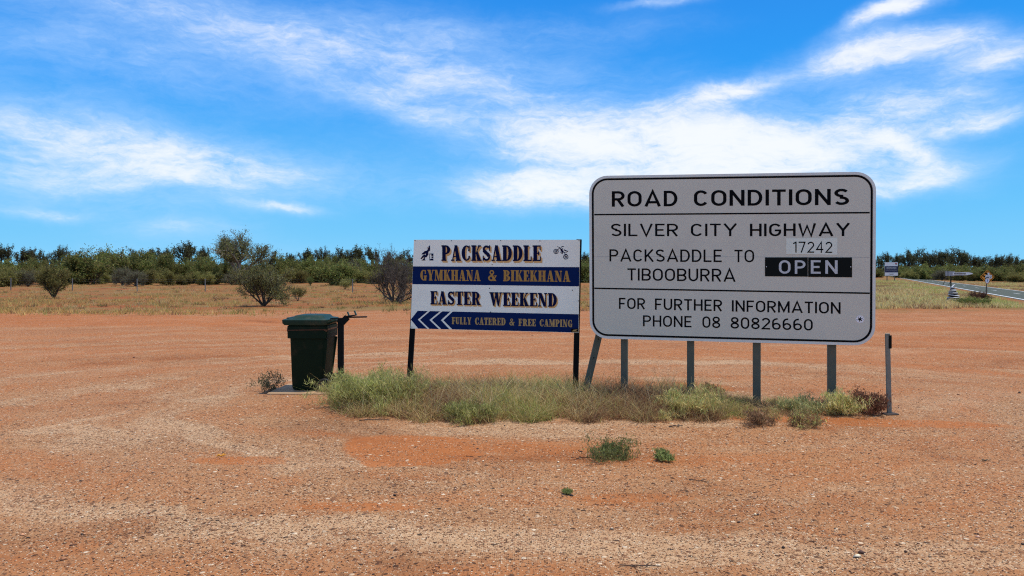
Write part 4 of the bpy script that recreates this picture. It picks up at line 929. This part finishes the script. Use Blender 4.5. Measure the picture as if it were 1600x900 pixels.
# right of the big sign, beyond the highway
for px, top, D in ((1372, 399, 230), (1386, 394, 240), (1402, 396, 235), (1420, 390, 225), (1436, 388, 240), (1449, 393, 230), (1463, 394, 235), (1478, 390, 225), (1496, 387, 220), (1506, 392, 235), (1523, 399, 225), (1540, 400, 215), (1558, 398, 210), (1573, 397, 215), (1588, 400, 205), (1606, 400, 200), (1640, 398, 200), (1690, 396, 190), (1735, 398, 195), (1780, 394, 190), (1830, 397, 190), (1880, 395, 185)):
    scrub('gum', 'R', px, top, D, None, 5)
for px, top, D, w in ((1366, 418, 200, 30), (1412, 415, 195, 32), (1432, 415, 180, 36), (1452, 412, 185, 38), (1470, 416, 190, 34), (1490, 412, 185, 40), (1512, 414, 175, 36), (1532, 417, 170, 36), (1550, 414, 158, 44), (1572, 415, 165, 44), (1596, 412, 150, 46), (1630, 410, 150, 60), (1680, 408, 150, 60), (1730, 410, 150, 60), (1785, 408, 145, 64), (1840, 410, 145, 64)):
    scrub('mulga', 'R', px, top, D, w, 6)
for px, top, D, w in ((1422, 422, 175, 22), (1500, 421, 165, 26), (1522, 423, 160, 22), (1586, 424, 140, 30), (1605, 422, 140, 30)):
    scrub('olive', 'R', px, top, D, w, 7)
scrub('grey', 'R', 1472, 419, 172, 26, 8)

def far_wood():
    rng = np.random.default_rng(3); n = 26000; ang = rng.uniform(-.95, .95, n); D = rng.uniform(250, 330, n); X = np.tan(ang) * D
    top = 4.2 + 2.0 * np.sin(X * .11) * np.sin(X * .037 + 1) + rng.normal(size=n) * .5
    P = np.c_[X, D, -.4 + rng.uniform(0, 1, n) ** .8 * top]
    V, Fq, C = leaves(rng, P, 1.6, 1.1, pick(rng, DARK, n), .2)
    o = bpy.data.objects.new('far_woodland', tinted_mesh('far_woodland', V, Fq, C, M['leaf'])); COL.objects.link(o); tag(o, 'dark woodland closing the horizon behind all the trees', 'woodland', kind='stuff')
far_wood()

# --- grasses -----------------------------------------------------
STRAW = [(.66, .52, .22), (.74, .61, .30), (.55, .40, .16)]; GRN = [(.38, .40, .11), (.46, .46, .15), (.30, .33, .09)]; BRN = [(.30, .17, .085), (.38, .24, .12), (.22, .12, .065)]
def stuff(name, parts, label, cat):
    V, Fq, C = join(parts); o = bpy.data.objects.new(name, tinted_mesh(name, V, Fq, C, M['grass'])); COL.objects.link(o); tag(o, label, cat, kind='stuff'); return o
def paddock_grass():
    rng = np.random.default_rng(8); parts = []
    n = 22000; D = 29.5 + rng.normal(size=n) * .7 + (rng.uniform(0, 1, n) ** 1.5) * 62; px = rng.uniform(-420, 1340, n); X = (px - CX) / F * D
    nz = np.sin(X * .21 + 1.3 * np.sin(D * .19)) + np.sin(D * .55 + X * .06) + .7 * np.sin(X * .6 + D * .3)
    keep = nz + rng.normal(size=n) * .8 > .15; X, D = X[keep], D[keep]; n = len(X)
    k = 7; bx = np.repeat(X, k) + rng.normal(size=n * k) * .12; by = np.repeat(D, k) + rng.normal(size=n * k) * .12; b_ = np.c_[bx, by, gz(bx, by)]
    tuft = np.repeat(rng.uniform(.5, 1.4, n), k); cid = np.repeat(rng.uniform(0, 1, n), k); col = np.where((cid < .80)[:, None], pick(rng, STRAW, n * k) * np.array((.92, .80, .60)), np.where((cid < .93)[:, None], pick(rng, GRN, n * k), pick(rng, BRN, n * k)))
    parts.append(blades(rng, b_, .17 * tuft * rng.uniform(.6, 1.3, n * k), rng.uniform(.2, .9, n * k), .022 * np.ones(n * k), col, 2))
    n = 900; D = 30.5 + rng.uniform(0, 1, n) ** 1.3 * 55; X = (rng.uniform(-420, 1340, n) - CX) / F * D; k = 26; N = n * k; sz = np.repeat(rng.uniform(.4, 1.3, n), k)
    bx = np.repeat(X, k) + rng.normal(size=N) * .16 * sz; by = np.repeat(D, k) + rng.normal(size=N) * .16 * sz
    cid = np.repeat(rng.uniform(0, 1, n), k)[:, None]; col = np.where(cid < .35, pick(rng, [(.16, .10, .055), (.11, .075, .045)], N), np.where(cid < .7, pick(rng, OLIVE, N), pick(rng, [(.62, .50, .26), (.50, .38, .17)], N)))
    parts.append(blades(rng, np.c_[bx, by, gz(bx, by)], .20 * sz * rng.uniform(.4, 1.3, N), rng.uniform(.3, 1.3, N), .022 * np.ones(N), col, 2))
    stuff('dry_grass', parts, 'dry straw grass scattered over the red paddock', 'grass')
    # greener grass on the verge by the highway
    parts = []; n = 28000; px = rng.uniform(1180, 1800, n); D = 33.0 + rng.uniform(0, 1, n) ** 1.3 * 110; X = (px - CX) / F * D
    s_ = (X - ROAD_P[0]) * ROAD_N[0] + (D - ROAD_P[1]) * ROAD_N[1]
    edge = 33 + 2.0 * np.clip((px - 1480) / 120, 0, 1) + .6 * np.sin(X * 1.3)
    ok = ((s_ < -1.2) & (D > edge)) | ((s_ > ROAD_W + .3) & (rng.uniform(0, 1, n) < .9)); X, D, s_ = X[ok], D[ok], s_[ok]; n = len(X); k = 6
    bx = np.repeat(X, k) + rng.normal(size=n * k) * .10; by = np.repeat(D, k) + rng.normal(size=n * k) * .12; b_ = np.c_[bx, by, gz(bx, by)]
    g_ = np.repeat(np.sin(X * .33 + 2 * np.sin(D * .13)) + np.sin(D * .35 + 1) * .8 + rng.normal(size=n) * .6 - .5 * (s_ > 0), k)
    col = np.where((g_ > .55)[:, None], pick(rng, GRN, n * k) * 1.15, np.where((g_ > -.7)[:, None], pick(rng, STRAW, n * k), pick(rng, BRN, n * k)))
    parts.append(blades(rng, b_, .20 * np.repeat(rng.uniform(.5, 1.4, n), k) * rng.uniform(.6, 1.2, n * k), rng.uniform(.15, .8, n * k), .024 * np.ones(n * k), col, 2))
    stuff('verge_grass', parts, 'green and straw grass along the verges of the highway', 'grass')
paddock_grass()

def island_grass():
    """mixed grass under the two big signs"""
    rng = np.random.default_rng(9); n = 3000; px = rng.uniform(520, 1345, n); q = rng.uniform(0, 1, n)
    front = np.interp(px, [500, 560, 690, 900, 1100, 1200, 1300, 1350], [646, 650, 657, 658, 661, 662, 650, 646]); back = np.interp(px, [500, 600, 900, 1000, 1150, 1350], [607, 606, 609, 613, 628, 636])
    row = back + (front - back) * q + 3 * np.sin(px * .07) * q; D = 1.7 * F / (row - HY); X = (px - CX) / F * D
    hh = np.interp(px, [500, 560, 700, 900, 1000, 1120, 1150, 1350], [.30, .34, .34, .33, .32, .27, .14, .12]) * (1 - .45 * np.clip((q - .7) / .3, 0, 1))
    dens = np.interp(px, [500, 900, 1000, 1130, 1170, 1340], [1, 1, .9, .7, .38, .3]); keep = rng.uniform(0, 1, n) < dens; X, D, hh, px = X[keep], D[keep], hh[keep], px[keep]; n = len(X)
    k = 16; N = n * k; bx = np.repeat(X, k) + rng.normal(size=N) * .038; by = np.repeat(D, k) + rng.normal(size=N) * .038; b_ = np.c_[bx, by, gz(bx, by)]
    w = np.sin(X * 2.3 + 1.1) + .8 * np.sin(X * 5.1 + D * 3) + rng.normal(size=n) * .75
    sh = np.interp(px, [500, 640, 700, 860, 900, 1000, 1100, 1350], [.4, .15, -.3, -.3, -.35, -.5, -.2, -.35]); w = np.repeat(w * .6 + sh, k) + rng.normal(size=N) * .45
    sign_shade = np.repeat(np.interp(px, [880, 960], [0, 1]), k)[:, None]  # shade under the large sign, put into the straw colour
    col = np.where((w > .35)[:, None], pick(rng, GRN, N), np.where((w > -.55)[:, None], pick(rng, STRAW, N) * (1 - .22 * sign_shade), pick(rng, BRN, N)))
    clump = np.where(rng.uniform(0, 1, n) < .25, 1.0, rng.uniform(.35, .85, n)); hb = np.repeat(hh * clump * 1.12, k) * rng.uniform(.35, 1.1, N)
    parts = [blades(rng, b_, hb, rng.uniform(.3, 1.7, N), .0065 * rng.uniform(.6, 1.5, N), col, 3)]
    # matted litter low in the strip
    m = 9000; j = rng.integers(0, n, m); b2 = np.c_[X[j] + rng.normal(size=m) * .12, D[j] + rng.normal(size=m) * .1, np.zeros(m)]; b2[:, 2] = gz(b2[:, 0], b2[:, 1]) + rng.uniform(0, .05, m)
    parts.append(blades(rng, b2, rng.uniform(.03, .12, m), rng.uniform(1.0, 3.0, m), .005 * np.ones(m), pick(rng, BRN + STRAW[2:], m), 2))
    # a few tall pale stalks
    sx = np.concatenate([rng.normal(619, 6, 26), rng.uniform(540, 1120, 200)]); sr = np.concatenate([rng.uniform(630, 640, 26), rng.uniform(618, 652, 200)]); sd = 1.7 * F / (sr - HY); bx = (sx - CX) / F * sd
    parts.append(blades(rng, np.c_[bx, sd, gz(bx, sd)], np.concatenate([rng.uniform(.36, .56, 26), rng.uniform(.24, .46, 200)]), rng.uniform(.05, .9, 226), .007 * np.ones(226), pick(rng, [(.74, .64, .38), (.66, .54, .28)], 226), 4))
    stuff('mixed_grass', parts, 'mixed green and dry grass growing in a strip under the two big signs', 'grass')
island_grass()

def herb(name, px, py, hgt, wid, seed, cols, label, n_stems=16, spread=60, per=22, ll=.045, lw=.010, wood='twig', depth=None, kids=(7, 5), cat='plant', sig=.02, up=.9):
    b = gp(px, py); ms = plant_meshes(name, seed, hgt, wid, n_stems, R(spread), 0, 2, kids, per, sig, ll, lw, cols, M[wood], .22, up, wob=.45, ratio=.5, vary=(.45, 1.1))
    r = place(name, ms, b, label, cat, None, 0, (1, (depth or wid) / wid, 1)); return r
FRESH = [(.25, .28, .085), (.32, .34, .12), (.19, .22, .065)]; FEATH = [(.46, .45, .14), (.36, .38, .11), (.56, .52, .20)]
herb('feathery_shrub', 566, 636, .46, 1.15, 101, FEATH, 'feathery green shrub at the left end of the grass strip beside the bin', 34, 62, 8, .075, .0065, depth=.95)
herb('feathery_shrub', 628, 630, .40, .85, 102, FEATH + STRAW[:1], 'feathery green shrub in the grass under the left post of the event sign', 26, 58, 7, .075, .0065)
herb('green_tussock', 740, 656, .22, .75, 103, FEATH + GRN, 'low green tussock at the front edge of the grass below the event sign', 24, 64, 6, .07, .0065)
herb('green_tussock', 1082, 646, .27, .80, 104, FEATH[1:] + STRAW[2:] + STRAW[:1], 'rounded green bush in the grass at the second post of the large sign', 26, 58, 7, .07, .0065)
herb('green_tussock', 1253, 645, .17, .55, 105, [(.30, .30, .12), (.38, .36, .15), (.50, .40, .18)], 'low grey green bush between the third and fourth posts of the large sign', 16, 62, 7, .05, .008)
herb('straw_bush', 1316, 648, .27, .42, 106, FEATH + STRAW, 'yellow green bush beside the rightmost post of the large sign', 18, 42, 7, .06, .006)
herb('red_bush', 1358, 646, .26, .46, 107, [(.22, .09, .045), (.28, .13, .065), (.16, .07, .04)], 'dry red brown bush between the large sign and the guide post', 15, 58, 7, .035, .009)
herb('low_red_plant', 1187, 664, .16, .42, 108, BRN, 'low brown plant in front of the third post of the large sign', 12, 62, 4, .035, .008)
herb('low_red_plant', 1258, 668, .13, .38, 109, BRN + FEATH[:1], 'smallest low brown plant in front of the gap before the last post', 12, 62, 4, .035, .008)
herb('ground_plant', 958, 716, .20, .62, 110, FRESH, 'larger of the two fresh green plants on the bare gravel', 18, 80, 4.5, .032, .008, depth=.36)
herb('ground_plant', 1037, 719, .09, .20, 111, FRESH, 'smaller of the two fresh green plants on the bare gravel', 10, 78, 4, .026, .008, sig=.012)
herb('wiry_plant', 421, 612, .30, .52, 112, [(.15, .15, .07), (.11, .11, .055)], 'wiry sparse plant left of the wheelie bin', 9, 60, 3.2, .035, .010)
herb('wiry_plant', 1110, 613, .10, .35, 113, BRN + FEATH[:1], 'small dry plant on the red gravel behind the large sign', 9, 62, 8, .03, .01)
herb('wiry_plant', 886, 772, .025, .07, 114, FRESH, 'tiny green sprout in the gravel nearest the viewer', 6, 70, 8, .02, .006, sig=.008)

# --- loose stones, twigs, scraps ----------------------------------
def loose_stones():
    rng = np.random.default_rng(14); n = 46000
    row = 900 - rng.uniform(0, 1, n) ** .8 * 380; row = np.maximum(row, 500); px = rng.uniform(-60, 1660, n); D = 1.7 * F / (row - HY); X = (px - CX) / F * D
    cl = np.sin(X * 1.7 + 1.2 * np.sin(D * 1.1)) + np.sin(D * 2.3 + X * .8) + rng.normal(size=n) * .9; keep = cl > -.5
    pat = ((X + 1.05) / .7) ** 2 + ((D - 7.05) / .45) ** 2 < 1; keep &= ~pat | (rng.uniform(0, 1, n) < .12)
    X, D = X[keep], D[keep]; n = len(X)
    size = .0023 * np.exp(rng.normal(size=n) * .42) * (1 + D * .035); big = rng.uniform(0, 1, n) < .007; size[big] *= 2.4
    t = np.array([(0, 0, 1), (1, 0, 0), (.309, .951, 0), (-.809, .588, 0), (-.809, -.588, 0), (.309, -.951, 0), (0, 0, -.7)]); m = len(t)
    Q = t[None] * rng.uniform(.65, 1.35, (n, m, 1)) * size[:, None, None] * np.stack([rng.uniform(.8, 1.6, n), rng.uniform(.8, 1.3, n), rng.uniform(.5, .9, n)], -1)[:, None, :]
    a = rng.uniform(0, 6.28, n); c, s_ = np.cos(a)[:, None], np.sin(a)[:, None]; V = np.stack([Q[..., 0] * c - Q[..., 1] * s_ + X[:, None], Q[..., 0] * s_ + Q[..., 1] * c + D[:, None], Q[..., 2] + (gz(X, D) + size * .35)[:, None]], -1).reshape(-1, 3)
    tri = np.array([(0, i, i % 5 + 1) for i in range(1, 6)] + [(6, i % 5 + 1, i) for i in range(1, 6)]); Fq = (np.arange(n) * m)[:, None, None] + tri[None]
    cols = [(.66, .44, .26), (.54, .29, .15), (.80, .62, .42), (.42, .19, .09), (.10, .055, .035), (.045, .030, .024), (.60, .36, .20), (.30, .14, .08)]
    C = np.repeat(pick(rng, cols, n), m, 0)
    m_ = bpy.data.materials.new('loose_stone'); m_.use_nodes = True; T = NT(m_.node_tree); T.put(T.n['Principled BSDF'].inputs['Base Color'], T.new('ShaderNodeAttribute', attribute_name='tint').outputs['Color']); T.n['Principled BSDF'].inputs['Roughness'].default_value = .85
    o = bpy.data.objects.new('gravel', tinted_mesh('gravel', V, Fq.reshape(-1, 3), C, m_)); COL.objects.link(o); tag(o, 'loose mixed pebbles lying all over the red clearing', 'gravel', kind='stuff')
loose_stones()

def twig(px, py, ln, ang, rad, m_, label, name='twig', fork=True, seed=0):
    rnd = random.Random(seed + int(px)); b = gp(px, py); d = Vector((math.cos(R(ang)), math.sin(R(ang)), 0)); s_ = Vector((-d.y, d.x, 0)); pts = []
    for k in range(6):
        t = k / 5 - .5; p = b + d * ln * t + s_ * rnd.uniform(-.06, .06) * ln; p.z = G(p.x, p.y) + rad * (1.0 + rnd.uniform(0, 1.5)); pts.append(p)
    mb = MB(); mb.tube(pts, [rad * (1 - .1 * k) for k in range(6)], 6)
    if fork:
        q = pts[3]; e = q + d * ln * .25 + s_ * ln * .22; e.z = G(e.x, e.y) + rad * 2; mb.tube([q, (q + e) / 2 + Vector((0, 0, .01)), e], [rad * .7, rad * .6, rad * .3], 5)
    o = mb.build(name, m_, off=b); tag(o, label, 'twig')
twig(1092, 752, .16, -25, .004, M['drytwig'], 'dark forked twig on the gravel below the two fresh green plants', seed=1)
twig(1284, 727, .17, -6, .004, M['stick'], 'straight straw coloured stick on the gravel right of centre', 'stick', False, 2)
twig(925, 716, .30, 12, .005, M['drytwig'], 'long dark twig under the larger fresh green plant', seed=3)
twig(1056, 667, .16, 10, .007, M['drytwig'], 'dark twig pile piece in front of the grass below the large sign', seed=4)
twig(585, 657, .34, 8, .006, M['drytwig'], 'grey twig lying at the front of the feathery shrub', seed=5)
twig(1001, 886, .24, 4, .004, M['drytwig'], 'dark broken twig near the bottom of the clearing', seed=6)
twig(1541, 721, .08, 0, .007, M['leafdark'], 'dark curled leaf on the gravel at the right', 'dry_leaf', False, 7)
twig(346, 714, .07, 10, .010, M['litter'], 'small bright orange scrap on the gravel at the left', 'orange_scrap', True, 8)
